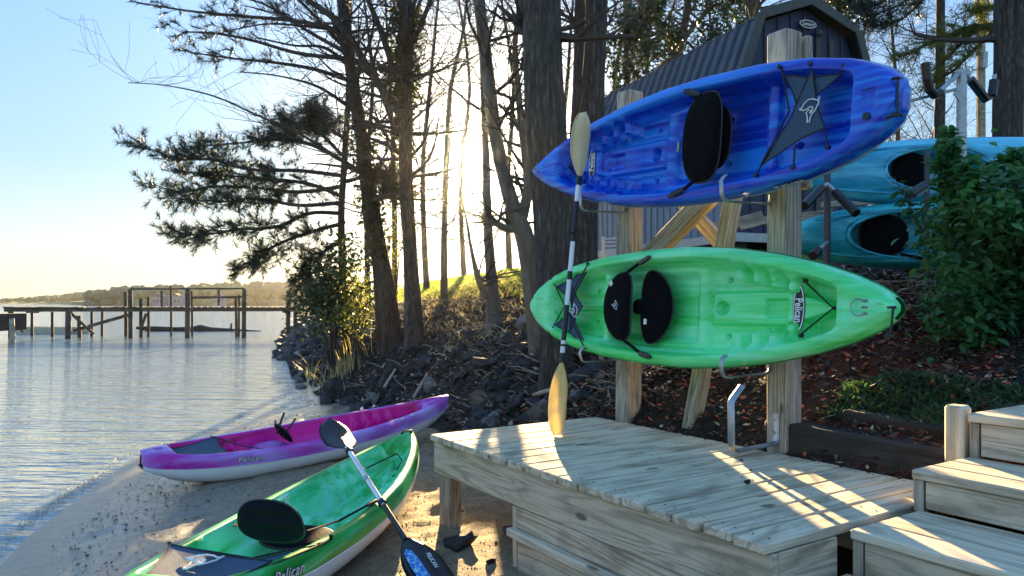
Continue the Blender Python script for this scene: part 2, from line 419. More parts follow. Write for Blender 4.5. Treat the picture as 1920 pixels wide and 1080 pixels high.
# ------------------------------------------------------------------ water
t = NT('river_water')
v = t.co('Object', (1, 1, 1))
n1 = t.noise(t.co('Object', (.9, 3.6, 1), (0, 0, R(8))), 1.0, 3, .5, .4)
n2 = t.noise(t.co('Object', (2.2, 8.0, 1), (0, 0, R(-10))), 1.3, 3, .55, .3)
n3 = t.noise(t.co('Object', (.12, .5, 1)), 1.0, 3, .5)
h = t.math(t.math(n1, 1.0), t.math(n2, .42), 'ADD')
h = t.math(h, t.math(n3, 1.2), 'ADD')
t.bump(h, 1.0, .07)
t.b.inputs['IOR'].default_value = 1.33
t.b.inputs['Specular IOR Level'].default_value = .5
M['water'] = t.set((.25, .31, .32), .05)
wx = np.linspace(-900, 40, 3); 
water = link('river_water', mesh_np('river_water', [(-1200, -80, 0), (-1.0, -80, 0), (-1.0, 14, 0), (-5, 30, 0), (-40, 215, 0), (600, 700, 0), (1200, 1230, 0), (-1200, 1230, 0)], [(0, 1, 2, 3, 4, 5, 6, 7)], M['water']))
tag(water, kind='structure')
# river bed under everything, so the water has a bottom and the ground runs to the horizon
M['bed'] = m_plain('river_bed', (.10, .10, .085), .9)
bed = link('river_bed', mesh_np('river_bed', [(-1200, -290, -3.2), (1200, -290, -3.2), (1200, 1235, -3.2), (-1200, 1235, -3.2)], [(0, 1, 2, 3)], M['bed']))
tag(bed, kind='structure')

# thin line of foam and wrack where the wash meets the sand
fb = MB()
for i in range(800):
    k = rnd.random(); yy = (3.2 + k * 8.0) if i % 3 == 0 else rnd.gauss(5.9, .75)
    i0 = None
    xs = np.interp(yy, SHORE[::-1, 1], SHORE[::-1, 0])
    lit = math.exp(-((yy - 6.6) / 1.6) ** 2)
    o = rnd.gauss(0, .012 + .022 * lit) + .02 * math.sin(yy * 3) - .12
    x = xs + o; r = rnd.uniform(.002, .006)
    a = rnd.random() * 6
    fb.add([(x + math.cos(a + q) * r, yy + math.sin(a + q) * r * 1.8, .008 + rnd.random() * .004) for q in (0, 1.57, 3.14, 4.71)] + [(x, yy, .016)], [(0, 1, 4), (1, 2, 4), (2, 3, 4), (3, 0, 4)])
tag(fb.build('shore_foam', m_plain('foam', (.40, .38, .32), .6)), 'thin line of foam and froth along the wet sand edge', 'foam', kind='stuff')

# ------------------------------------------------------------------ far shore
t = NT('far_foliage')
v = t.co('Object'); n1 = t.noise(v, .05, 4); n2 = t.noise(v, .9, 4, .7)
c = t.ramp(n1, [(.35, (.11, .15, .09)), (.5, (.18, .20, .12)), (.65, (.30, .32, .12))])
c = t.mix(c, t.ramp(n2, [(.35, (.5, .5, .5)), (.65, (1, 1, 1))]), .8, 'MULTIPLY')
M['farfol'] = t.set(c, .95)
bm = bmesh.new(); bmesh.ops.create_icosphere(bm, subdivisions=2, radius=1)
ICO_V = np.array([v.co[:] for v in bm.verts]); ICO_F = [tuple(v.index for v in f.verts) for f in bm.faces]
bm.free()
def blob(mb, c, r, sq=.8, m=0, rough=.35):
    off = npr.rand(3) * 50
    V = []
    for p in ICO_V:
        n = noise.noise(Vector(p * 1.6 + off)) + .5 * noise.noise(Vector(p * 4 + off))
        q = p * (1 + rough * n); V.append((c[0] + q[0] * r, c[1] + q[1] * r, c[2] + q[2] * r * sq))
    mb.add(V, ICO_F, m)
def far_profile(px):   # height of the distant tree line above the horizon row, in photo pixels
    return float(np.interp(px, [-400, 0, 120, 180, 215, 300, 420, 500, 590, 700, 900, 1400], [12, 8, 16, 24, 30, 32, 36, 40, 36, 36, 34, 30]))
fm = MB()
for band, (D, n) in enumerate(((900, 900), (430, 520))):
    for i in range(n):
        px = rnd.uniform(-500, 900) if band == 0 else rnd.uniform(165, 1150)
        top = far_profile(px) * (.62 if band == 0 and px > 180 else 1.0) * rnd.uniform(.62, 1.05)
        dd = D * rnd.uniform(.97, 1.10)
        h = top / FOC * dd
        r = rnd.uniform(.30, .55) * max(h, 5)
        blob(fm, ((px - 960) / FOC * dd, dd, max(ZC + h - r * .8, r * .2)), r, .85)
        if rnd.random() < .8: blob(fm, ((px - 960) / FOC * dd + rnd.uniform(-4, 4), dd - 3, r * .35), r * .9, .8)
tag(fm.build('distant_treeline', M['farfol'], smooth=False), 'far wooded shoreline of pale spring trees across the river', 'woods', kind='stuff')
hv = []; hf = []
for i, px in enumerate(np.linspace(-900, 1600, 60)):
    for D, z in ((415, .0), (440, 2.5), (1000, 4.5)):
        hv.append(((px - 960) / FOC * (D if px > 150 or D > 900 else D * 2.0), (D if px > 150 or D > 900 else D * 2.0), z if D > 415 else -.4))
for i in range(59):
    for k in range(2): hf.append((i * 3 + k, (i + 1) * 3 + k, (i + 1) * 3 + k + 1, i * 3 + k + 1))
tag(link('far_shore', mesh_np('far_shore', hv, hf, M['farfol'])), kind='structure')
# houses on the far shore
M['farwall'] = m_plain('far_house_wall', (.16, .22, .28), .8); M['farroof'] = m_plain('far_house_roof', (.10, .11, .13), .8)
M['glassd'] = m_plain('dark_window_glass', (.02, .025, .03), .1)
for k, (px, wd) in enumerate(((300, 6), (333, 7), (412, 5))):
    D = 400; x = (px - 960) / FOC * D
    e = empty('shore_house', (x, D, 0), 0)
    tag(e, ['small grey house among the far trees, first beyond the dock rails', 'wide pale house among the far trees above the dock walkway', 'low grey house among the far trees behind the railed dock bay'][k], 'house', 'houses on the far shore')
    mb = MB(); mb.box((0, 0, 2.4), (wd / 2, 0, 0), (0, 3, 0), (0, 0, 2.4)); mb.build('wall', M['farwall'], e)
    mb = MB(); mb.prism([(-wd / 2 - .4, -3.3, 4.8), (wd / 2 + .4, -3.3, 4.8), (0, -3.3, 6.6)], (0, 6.6, 0)); mb.build('roof', M['farroof'], e)
    for j in range(3):
        mb = MB(); mb.box(((j - 1) * wd * .3, -3.03, 2.6), (.5, 0, 0), (0, .06, 0), (0, 0, .7)); mb.build('window', M['glassd'], e)

# ------------------------------------------------------------------ wooden pieces
E1 = Vector((-.54, .842, 0)).normalized(); E2 = Vector((.842, .54, 0)).normalized(); UZ = Vector((0, 0, 1))
BC = Vector((.903, 2.6, 0))
def DK(a, b, z): return BC + E1 * a + E2 * b + UZ * z
_pl = {}
def plank(name, p0, p1, up, w, t, mat, parent=None, bev=.004, label=None, share=True):
    """one sawn board: local x along its length, y across its width, z through its thickness"""
    p0, p1 = Vector(p0), Vector(p1); L = (p1 - p0).length
    x = (p1 - p0).normalized(); z = Vector(up); z = (z - x * z.dot(x)).normalized(); y = z.cross(x)
    key = (round(L, 3), round(w, 3), round(t, 3), mat.name)
    me = _pl.get(key) if share else None
    if me is None:
        bm = bmesh.new(); bmesh.ops.create_cube(bm, size=1)
        for v in bm.verts: v.co = Vector(((v.co.x + .5) * L, v.co.y * w, v.co.z * t))
        bmesh.ops.bevel(bm, geom=list(bm.edges), offset=bev, segments=1, affect='EDGES')
        me = bpy.data.meshes.new(name); bm.to_mesh(me); bm.free(); me.materials.append(mat); _pl[key] = me
    mx = Matrix((x, y, z)).transposed().to_4x4(); mx.translation = p0
    o = link(name, me, parent, mat=mx)
    if label: o['label'] = label
    return o

deck = tag(empty('beach_deck'), 'low grey timber platform on the sand with lengthwise plank top and plain skirt boards', 'deck')
PITCH = 2.61 / 17
for i in range(17):
    a = (i + .5) * PITCH
    dz = rnd.uniform(-.0015, .0015); o0 = rnd.uniform(-.006, .006)
    plank('deck_board', DK(a, -.025 + o0, .691 + dz), DK(a + rnd.uniform(-.002, .002), 1.335 + o0, .691 + dz), UZ, PITCH - .0125 - rnd.uniform(0, .003), .038, M['deck'], deck, .005, share=False)
_sc = MB(); _sc.tube([Vector((0, 0, 0)), Vector((0, 0, .0016))], .0042, 8); _scm = mesh_np('screw', _sc.V, _sc.F, M['steel_dark'])
for i in range(17):
    for bb in (.045, .70, 1.29):
        for q_ in (.28, .72): link('screw', _scm, deck, loc=DK((i + q_) * PITCH, bb + rnd.uniform(-.008, .008), .7112))
plank('skirt_board', DK(2.60, .02, .569), DK(.0, .02, .569), E2, .200, .038, M['fascia'], deck, share=False)
plank('skirt_board', DK(1.63, .020, .410), DK(.0, .020, .410), E2, .112, .038, M['fascia'], deck, share=False)
plank('ledge_board', DK(1.67, .005, .328), DK(-.05, .005, .328), UZ, .09, .044, M['deck'], deck, share=False)
plank('skirt_board', DK(1.61, .012, .200), DK(.0, .012, .200), E2, .205, .038, M['fascia'], deck, share=False)
plank('skirt_board', DK(1.61, .012, .0), DK(.0, .012, .0), E2, .19, .038, M['fascia'], deck, share=False)
plank('end_board', DK(.02, .045, .569), DK(.02, .385, .569), E1, .200, .036, M['fascia'], deck, share=False)
plank('end_board', DK(.02, .045, .40), DK(.02, .385, .40), E1, .13, .036, M['fascia'], deck, share=False)
plank('joist', DK(.03, 1.31, .6), DK(2.6, 1.31, .6), E2, .14, .038, M['fascia'], deck)
plank('joist', DK(.06, .70, .6), DK(2.55, .70, .6), E2, .14, .038, M['fascia'], deck)
plank('leg', DK(2.54, .085, .0), DK(2.535, .085, .665), E2, .14, .085, M['post'], deck)
plank('leg', DK(1.655, .052, -.1), DK(1.655, .045, .462), E2, .038, .089, M['fascia'], deck)
plank('leg', DK(2.50, 1.24, .1), DK(2.50, 1.24, .665), E2, .1, .085, M['post'], deck)
plank('leg', DK(.07, 1.24, .1), DK(.07, 1.24, .665), E2, .1, .085, M['post'], deck)
plank('corner_post', DK(.02, .022, .0), DK(.02, .022, .668), E2, .036, .040, M['post'], deck)

steps = tag(empty('beach_steps', DK(-1, .9, 0)), 'weathered wooden steps climbing the bank beside the plank platform', 'steps')
steps.matrix_world.translation = Vector((0, 0, 0)); steps.location = (0, 0, 0)
def flight(b0, b1, z, a0, nb, zr, post=True):
    wd = (b1 - b0) / nb
    for i in range(nb):
        b = b0 + (i + .5) * wd
        plank('tread_board', DK(a0, b, z - .019), DK(a0 - 2.2, b, z - .019), UZ, wd - .008, .038, M['deck'], steps, .006, share=False)
    plank('riser_board', DK(a0 - .05, b0 + .035, (z - .04 + zr) / 2), DK(a0 - 2.2, b0 + .035, (z - .04 + zr) / 2), E2, z - .044 - zr, .034, M['fascia'], steps, share=False)
    plank('riser_trim', DK(a0 - .024, b0 + .036, zr - .02), DK(a0 - .024, b0 + .036, z - .041), E2, .040, .044, M['post'], steps)
flight(-.05, .390, .545, -.035, 3, .36)
flight(.398, .880, .706, -.035, 3, .51)
flight(.865, 1.335, .868, -.006, 3, .712)
flight(1.325, 1.90, 1.06, .0, 4, .872)
flight(1.90, 2.5, 1.24, -.2, 4, 1.06)
plank('newel_post', DK(.055, 1.36, .7), DK(.055, 1.36, 1.088), E2, .085, .085, M['deck'], steps, .012)
plank('side_board', DK(-.01, .90, .79), DK(-.01, 1.33, .79), E1, .12, .03, M['fascia'], steps)

tie = tag(plank('landscape_timber', DK(1.15, 1.47, .79), DK(-.02, 1.50, .77), UZ, .16, .17, M['oldwood'], None, .012), 'dark old landscape timber edging the bank behind the platform', 'timber')
tie2 = tag(plank('landscape_timber', DK(.80, 1.68, .90), DK(-.02, 1.68, .86), UZ, .15, .12, M['oldwood'], None, .012), 'upper dark landscape timber overgrown with green weeds beside the steps', 'timber')
M['piping'] = m_plain('seat_piping', (.022, .022, .028), .6)
# ------------------------------------------------------------------ kayak rack
U = Vector((.53, -.848, 0)); U.normalize()
NV = Vector((-.848, -.53, 0)); NV.normalize()
KC = Vector((.93, 4.58, 0))                       # centre line of the hung decks
def RK(s, n, z): return KC + U * s + NV * n + UZ * z   # along the rack, out from the posts, up
rack = tag(empty('kayak_rack', (0, 0, 0)), 'timber kayak rack of square posts, braces and bent steel hooks', 'rack')
PB = -.36
plank('post', RK(.599, PB, .52), RK(.602, PB, 3.09), U, .14, .14, M['post'], rack, .010, share=False)
plank('post', RK(-.745, PB, .42), RK(-.726, PB, 3.07), U, .14, .14, M['post'], rack, .010, share=False)
plank('post_cap_board', RK(.625, PB - .11, 2.2), RK(.625, PB - .11, 3.07), NV, .14, .05, M['post'], rack, .008, share=False)
p0 = P(1292, 830, 4.93); p1 = P(1380, 340, 5.02)
plank('brace', p0 - (p1 - p0) * .12, p1 + (p1 - p0) * .25, U, .10, .09, M['post'], rack, .006, share=False)
plank('brace', P(1195, 505, 5.45), P(1352, 345, 5.05), NV, .13, .09, M['post'], rack, .006, share=False)
plank('brace', P(1275, 372, 5.42), P(1390, 500, 5.30), NV, .10, .06, M['post'], rack, .006, share=False)
M['palewood'] = m_wood('pale_timber', (.52, .47, .36), (.2, .17, .12), (.62, .60, .5), 8, .3)
def hook(s, z, out=.40, up=.065, tip=.035, rad=.015, lab=None):
    mb = MB()
    f = PB + .075
    pts = [RK(s, f, z + .16), RK(s, f, z + .02), RK(s, f + .012, z - .006), RK(s, f + .04, z - .014), RK(s, f + out - .05, z - .022), RK(s, f + out - .015, z - .012), RK(s, f + out, z + .02), RK(s, f + out + .004, z + up), RK(s, f + out - .012, z + up + .02), RK(s, f + out - tip, z + up + tip)]
    mb.tube(pts, rad, 8, flat=.45, ref=U)
    o = mb.build('hook', M['galv'], rack); smooth_angle(o, 50)
    for zz in (.05, .12):
        b = MB(); b.tube([RK(s, f + .004, z + zz), RK(s, f + .016, z + zz)], .009, 6); b.build('bolt', M['galv'], o)
    if lab: o['label'] = lab
    return o
hook(.567, 1.165); hook(-.69, 1.165, up=.05)
hook(.567, 2.125, up=.085); hook(-.69, 2.205, up=.12)
hook(.600, .768, out=.36, up=.245, tip=.085, rad=.025, lab='empty bent steel hook at the foot of the post')

# ------------------------------------------------------------------ sit-on-top kayaks
DP = [0, .02, .06, .12, .26, .50, .8, 1.2, 1.55, 1.9, 2.2, 2.45, 2.65, 2.80, 2.875, 2.9]
HP = [.055, .10, .14, .175, .24, .303, .345, .367, .365, .335, .285, .225, .160, .095, .045, .012]
_ds = np.linspace(0, 2.9, 800)
_hw = np.interp(_ds, DP, HP)
_k = np.hanning(41); _k /= _k.sum()
_hs = np.convolve(np.pad(_hw, 20, 'edge'), _k, 'valid')
_wt = np.clip(np.minimum(_ds / .12, (2.9 - _ds) / .1), 0, 1)
_hs = _hs * _wt + _hw * (1 - _wt)
def hw(x): return np.interp(np.asarray(x) + 1.45, _ds, _hs)
def sst(x, a, b):
    t = np.clip((x - a) / (b - a), 0, 1); return t * t * (3 - 2 * t)
DEP = .27
def zrim(x, sheer): return DEP + sheer * np.abs(np.asarray(x) / 1.45) ** 2.2
def deck_drop(x, y):
    """how far the moulded deck lies below the rim at (x, y)"""
    h = hw(x); ay = np.abs(y)
    wi = h - .072
    q = sst(wi - ay, -.012, .055)
    q = q * sst(x, -1.24, -1.16) * (1 - sst(x, 1.08, 1.17))
    fl = np.full(x.shape, .115)                                      # rear tankwell
    fl = fl + (.075 - fl) * sst(x, -.735, -.71) * (1 - sst(x, -.665, -.64))
    seat = .165 - .05 * sst(ay, .17, .235)
    fl = np.where(x > -.64, fl + (seat - fl) * sst(x, -.645, -.56), fl)
    fl = fl + (.12 - fl) * sst(x, .06, .13)
    foot = .165 + 0 * x
    fl = fl + (foot - fl) * sst(x, .16, .22)
    inb0 = sst(ay, h - .072 - .125, h - .072 - .10)
    con = (1 - sst(ay, .085, .10)) * sst(x, .20, .225)
    fl = fl - .032 * con * (1 - sst(x, .80, .82))
    fl = fl + (.085 - fl) * sst(x, .775, .80) * (1 - inb0)
    # stepped shelf beside the console
    # recess in the console and cup holder
    fl = fl + .030 * sst(x, .60, .612) * (1 - sst(x, .742, .754)) * (1 - sst(ay, .045, .056))
    rc = np.hypot(x - .285, y); fl = fl + .05 * (1 - sst(rc, .034, .044))
    fl = fl + .012 * (1 - sst(ay / .05, .2, 1.0)) * sst(x, .285, .3) * (1 - sst(x, .30, .40))
    # foot braces: saw-tooth ribs on both side walls
    wl = h - .072
    inb = sst(ay, wl - .125, wl - .10)
    fr = ((x - .46) / .118) % 1.0
    tooth = (1 - sst(fr, .30, 1.0)) * sst(fr, 0.0, .08)
    on = sst(x, .46, .47) * (1 - sst(x, .925, .935))
    fl = fl + (.175 - fl) * inb * on
    fl = fl - .12 * tooth * inb * on
    # grooves
    for gy_ in (.135,):
        fl = fl + .008 * (1 - sst(np.abs(ay - gy_), .004, .009)) * sst(x, .2, .22) * (1 - sst(x, .83, .85))
    fl = fl + .008 * (1 - sst(np.abs(ay - .03), .003, .007)) * sst(x, -1.1, -1.08) * (1 - sst(x, -.78, -.76))
    # scupper holes
    for (sx_, sy_) in ((.31, .165), (-.84, .11), (-.30, .13)):
        r = np.hypot(x - sx_, ay - sy_); fl = fl + .04 * (1 - sst(r, .012, .019))
    # square stern block recess
    drop = fl * 1.22 * q
    rs = (1 - sst(ay, .045, .055)) * sst(x, -1.36, -1.35) * (1 - sst(x, -1.29, -1.28)); drop = drop + .010 * rs
    # bow: shallow dished triangle and drain
    tri = sst(x, 1.17, 1.19) * (1 - sst(ay, .0, .09 - .25 * np.clip(x - 1.17, 0, .3))) * (1 - sst(x, 1.29, 1.30)); drop = drop + .010 * tri
    rr = np.hypot(x - 1.39, y); drop = drop + .012 * (1 - sst(rr, .014, .022))
    crown = -.018 * (1 - (ay / np.maximum(h, .02)) ** 2) * (1 - q)
    return drop + crown * sst(np.abs(x), 1.05, 1.3)

def kayak(label, mats, mx, sheer, group=None):
    """mats: rim, inner deck, hull"""
    root = tag(empty('kayak', mat=mx), label, 'kayak', group)
    NX = 300
    xs = np.concatenate([[-1.45, -1.446, -1.44], np.linspace(-1.43, 1.44, NX), [1.446, 1.45]])
    lip = [(0, -.10), (.001, -.055), (.008, -.022), (.022, -.005), (.040, 0)]    # inset from the edge, height over the rim
    vin = np.concatenate([np.linspace(-1, -.55, 26), np.linspace(-.55, .55, 50)[1:-1], np.linspace(.55, 1, 26)])
    rows = []
    for x in xs:
        h = float(hw(x)); sc = min(1.0, h / .09); zr = float(zrim(x, sheer))
        w_in = max(h - .055 * sc, .0005)
        y = vin * w_in
        drop = deck_drop(np.full(y.shape, x), y) * min(1, h / .08)
        a = [(x, -(h - i * sc), zr + z * (1 if h > .05 else .55)) for i, z in lip]
        b = [(x, yy, zr - dd) for yy, dd in zip(y, drop)]
        c = [(x, (h - i * sc), zr + z * (1 if h > .05 else .55)) for i, z in lip[::-1]]
        rows.append(a + b + c)
    n = len(rows[0]); V = np.array(rows).reshape(-1, 3)
    I = np.arange(len(xs) * n).reshape(len(xs), n)
    F = np.stack([I[:-1, :-1], I[1:, :-1], I[1:, 1:], I[:-1, 1:]], -1)
    nl = len(lip)
    ins = np.zeros(F.shape[:2], int)
    cx = (xs[:-1] + xs[1:]) / 2
    vm = np.concatenate([np.full(nl, 9), vin, np.full(nl, 9)])
    cv = np.abs((vm[:-1] + vm[1:]) / 2)
    hx = hw(cx)
    for i, x in enumerate(cx):
        if -1.2 < x < 1.13: ins[i] = (cv * max(hx[i] - .055, .001) < hx[i] - .066).astype(int)
    # end caps
    Fl = F.reshape(-1, 4).tolist(); il = ins.ravel().tolist()
    Fl.append(list(range(n))); il.append(0); Fl.append([len(xs) * n - n + k for k in range(n)][::-1]); il.append(0)
    me = mesh_np('deck_shell', V, Fl, [mats[0], mats[1]], True, il)
    dk = link('deck_shell', me, root)
    # hull
    rows = []
    XH = np.linspace(-1.448, 1.448, 90)
    A = np.linspace(0, 1, 15)
    for x in XH:
        h = float(hw(x)) - .003; zr = float(zrim(x, sheer)) - .098
        e = abs(x) / 1.45
        zk = (.0 + .17 * max(0, (e - .45) / .55) ** 2.4) * (1.0 if x < 0 else 1.25) + sheer * e ** 3 * .5
        zk = min(zk, zr - .01)
        r = []
        for a in A:
            an = a * math.pi / 2
            yy = h * (math.cos(an) ** .62); z = zr - (zr - zk) * (math.sin(an) ** .85) * (1 if a < 1 else 1)
            ch = .012 * math.exp(-((yy - h * .35) / .03) ** 2); z -= ch * (1 if e < .9 else 0)
            r.append((x, yy, z))
        rr = [(x, -y, z) for (x, y, z) in r[::-1][1:]]
        rows.append(r + rr)
    n = len(rows[0]); V = np.array(rows).reshape(-1, 3); I = np.arange(len(XH) * n).reshape(len(XH), n)
    F = np.stack([I[:-1, :-1], I[:-1, 1:], I[1:, 1:], I[1:, :-1]], -1).reshape(-1, 4).tolist()
    F.append(list(range(n))[::-1]); F.append([len(XH) * n - n + k for k in range(n)])
    link('hull', mesh_np('hull', V, F, mats[2], True), root)
    # thin parting line between deck and hull
    mb = MB()
    for sg in (-1, 1):
        mb.tube([(x, sg * (float(hw(x)) + .002), float(zrim(x, sheer)) - .100) for x in np.linspace(-1.44, 1.44, 60)], .004, 4)
    mb.build('seam_strip', mats[3] if len(mats) > 3 else mats[2], root)
    return root

def pad(name, parent, cx, cy, cz, a, b, th, mat, ex=2.6, tilt=0.0, axis_x=True, ribs=0, skew=0.0, taper=0.0):
    """padded cushion: superellipse outline, domed faces. a: half size along local x (or up), b: half size across"""
    NA, NR = 40, 9; V = []; F = []
    for side in (1, -1):
        for i in range(NR + 1):
            r = i / NR
            for k in range(NA):
                t_ = 2 * math.pi * k / NA
                c, s_ = math.cos(t_), math.sin(t_)
                px = math.copysign(abs(c) ** (2 / ex), c) * a * r; py = math.copysign(abs(s_) ** (2 / ex), s_) * b * r
                py *= 1 - taper * (px / a)
                z = th * (1 - r ** 4) ** .5 * side
                if ribs: z += side * .009 * math.cos(px / a * math.pi * ribs) * (1 - r ** 6)
                px += skew * (py / b) ** 2
                V.append((px, py, z))
    n = (NR + 1) * NA
    for sd in range(2):
        for i in range(NR):
            for k in range(NA):
                k2 = (k + 1) % NA; o = sd * n
                f = (o + i * NA + k, o + i * NA + k2, o + (i + 1) * NA + k2, o + (i + 1) * NA + k)
                F.append(f if sd else f[::-1])
    for k in range(NA):
        k2 = (k + 1) % NA; F.append((NR * NA + k, NR * NA + k2, n + NR * NA + k2, n + NR * NA + k))
    me = mesh_np(name, V, F, mat, True)
    mx = Matrix.Translation((cx, cy, cz)) @ Matrix.Rotation(tilt, 4, 'Y')
    o = link(name, me, parent, mat=mx)
    if a > .08:
        rim = []
        for k in range(NA + 1):
            t_ = 2 * math.pi * k / NA; c, s_ = math.cos(t_), math.sin(t_)
            px = math.copysign(abs(c) ** (2 / ex), c) * a; py = math.copysign(abs(s_) ** (2 / ex), s_) * b
            py *= 1 - taper * (px / a); rim.append((px + skew * (py / b) ** 2, py, 0))
        m2 = MB(); m2.tube(rim, .006, 5, cap=False); m2.build('piping', M['piping'], o, smooth=True)
    return o

def ortho(x, y, pos):
    x = Vector(x).normalized(); y = Vector(y); y = (y - x * y.dot(x)).normalized(); z = x.cross(y)
    m = Matrix((x, y, z)).transposed().to_4x4(); m.translation = Vector(pos); return m

def lettering(s, parent, mx, size, mat, name='lettering', bold=0.0, shear=0.0, sx=1.0, space=1.0, ext=.0006):
    cu = bpy.data.curves.new(name, 'FONT'); cu.body = s; cu.size = size; cu.align_x = 'CENTER'; cu.align_y = 'CENTER'
    cu.extrude = ext; cu.offset = bold; cu.shear = shear; cu.space_character = space; cu.resolution_u = 3
    tmp = bpy.data.objects.new('tmp_text', cu); COL.objects.link(tmp)
    dg = bpy.context.evaluated_depsgraph_get(); dg.update()
    me = bpy.data.meshes.new_from_object(tmp.evaluated_get(dg)); bpy.data.objects.remove(tmp)
    me.materials.clear(); me.materials.append(mat)
    me.transform(Matrix.Diagonal((sx, 1, 1, 1)))
    return link(name, me, parent, mat=mx)

def disc(mb, a, b, z, th, n=28, m=0, x0=0, y0=0):
    mb.prism([(x0 + a * math.cos(2 * math.pi * k / n), y0 + b * math.sin(2 * math.pi * k / n), z) for k in range(n)], (0, 0, th), m)

# the bird emblem printed on seats and mesh covers: one white line
BIRD = [[(-.9, .30), (-.62, .42), (-.5, .70), (-.1, .95), (.4, .92), (.75, .72), (.95, .98), (.88, .45), (.62, -.05), (.25, -.42), (.12, -.95), (-.05, -.98), (-.10, -.45), (-.22, -.10), (.05, .12), (.22, -.02), (.10, -.22)],
        [(-.9, .30), (-.55, .12), (-.2, .18), (.05, .32), (.35, .28), (.38, .05), (.20, -.20)]]
def bird(parent, mx, size):
    mb = MB()
    for ln in BIRD: mb.tube([(x * size, y * size, 0) for x, y in ln], size * .055, 5)
    return link('emblem', mesh_np('emblem', mb.V, mb.F, M['white']), parent, mat=mx)

def cloth(parent, polys, z, name='mesh_cover', mat=None, sag=.0):
    mb = MB()
    for poly in polys:
        # concave edges between the tie points
        out = []
        n = len(poly); c = sum((Vector((p[0], p[1], 0)) for p in poly), Vector()) / n
        for i in range(n):
            a = Vector((poly[i][0], poly[i][1], 0)); b = Vector((poly[(i + 1) % n][0], poly[(i + 1) % n][1], 0))
            for k in range(6):
                q = a.lerp(b, k / 6); q += (c - q).normalized() * .045 * (b - a).length * math.sin(math.pi * k / 6)
                out.append(Vector((q.x, q.y, z)))
        cc = Vector((c.x, c.y, z - sag)); m_ = len(out)
        V = [cc] + out + [cc - Vector((0, 0, .003))] + [p - Vector((0, 0, .003)) for p in out]
        F = [(0, 1 + i, 1 + (i + 1) % m_) for i in range(m_)] + [(m_ + 1, m_ + 2 + (i + 1) % m_, m_ + 2 + i) for i in range(m_)] + [(1 + i, m_ + 2 + i, m_ + 2 + (i + 1) % m_, 1 + (i + 1) % m_) for i in range(m_)]
        mb.add(V, F)
    o = mb.build(name, mat or M['mesh'], parent)
    # corded hem
    hm = MB()
    off = 0
    for poly in polys:
        n = len(poly); m_ = n * 6
        ring = [Vector(mb.V[off + 1 + i]) for i in range(m_)]
        hm.tube(ring + [ring[0]], .0042, 5, cap=False); off += 2 * (m_ + 1)
    hm.build('hem', M['cord'], o)
    return o

def knob(parent, x, y, z, r=.012, up=(0, 0, 1)):
    mb = MB(); upv = Vector(up)
    p = Vector((x, y, z)); mb.tube([p - upv * .004, p + upv * .012, p + upv * .020, p + upv * .024], [r * .7, r * .75, r, r * .5], 8)
    o = mb.build('deck_hook', M['blackplastic'], parent); return o

def oval_badge(parent, x, z, L=.125, Wd=.036):
    e = empty('name_badge', mat=ortho((0, -1, 0), (1, 0, 0), (x, 0, z)), parent=None); e.parent = parent
    e.matrix_parent_inverse = Matrix(); e.matrix_basis = ortho((0, -1, 0), (1, 0, 0), (x, 0, z))
    mb = MB(); disc(mb, L, Wd, 0, .002); disc(mb, L * .965, Wd * .90, .002, .0012, m=1); disc(mb, L * .83, Wd * .74, .0032, .0012, m=0)
    link('plaque', mesh_np('plaque', mb.V, mb.F, [M['black'], M['white']], False, mb.M), e)
    lettering('Pelican', e, Matrix.Translation((.012, 0, .0048)), .062, M['white'], bold=.0012, sx=.74)
    return e

def side_name(parent, x, side, sheer, size=.065, sx=1.0):
    """brand lettering with its black edge, on the flank below the rim"""
    h0, h1 = float(hw(x - .1)), float(hw(x + .1))
    tx = Vector((.2, side * (h1 - h0), float(zrim(x + .1, sheer) - zrim(x - .1, sheer)))).normalized()
    if side > 0: tx = -tx
    ps = Vector((x, side * (float(hw(x)) + .006), float(zrim(x, sheer)) - .055))
    yv = Vector((0, 0, 1)); m = ortho(tx, yv, ps)
    lettering('Pelican', parent, m, size, M['black'], name='lettering_outline', bold=.0035, shear=.15, sx=sx, space=1.12)
    m2 = m.copy(); m2.translation = m.translation + m.col[2].xyz * .002
    lettering('Pelican', parent, m2, size, M['white'], bold=.0004, shear=.15, sx=sx, space=1.12)

def bow_handle(root, sheer, end=1, hang=True):
    x = 1.425 * end if end > 0 else -1.43
    zr = float(zrim(x, sheer))
    mb = MB(); d = .035 * end
    if hang: pts = [(x - d * .6, 0, zr + .004), (x + d * .2, 0, zr + .012), (x + d, 0, zr + .004)]
    else: pts = [(x - d, 0, zr), (x + d, 0, zr + .01)]
    mb.tube(pts, .007, 6)
    mb.build('handle_toggle', M['blackplastic'], root)

# ---- green kayak on the lower hooks
def rack_matrix(dirx, s, z, tiltdeg, lean=3.0):
    ex = U * dirx; ez = NV.copy()
    ex = (ex + UZ * math.tan(R(tiltdeg)) * dirx).normalized()
    ez = (ez + UZ * math.sin(R(lean))).normalized(); ez = (ez - ex * ez.dot(ex)).normalized()
    ey = ez.cross(ex)
    m = Matrix((ex, ey, ez)).transposed().to_4x4(); m.translation = RK(s, 0, z) - ez * DEP; return m

kg = kayak('bright green kayak hung on the lower hooks of the timber rack', (M['greenp'], M['greenp'], M['greenhull'], M['greenhull']), rack_matrix(1, .035, 1.528, 0), .035, 'sit-on-top kayaks')
kb = kayak('deep blue kayak hung on the upper hooks of the timber rack', (M['bluep'], M['bluep'], M['bluehull'], M['bluehull']), rack_matrix(-1, .05, 2.515, -1.9), .035, 'sit-on-top kayaks')
zr0 = DEP
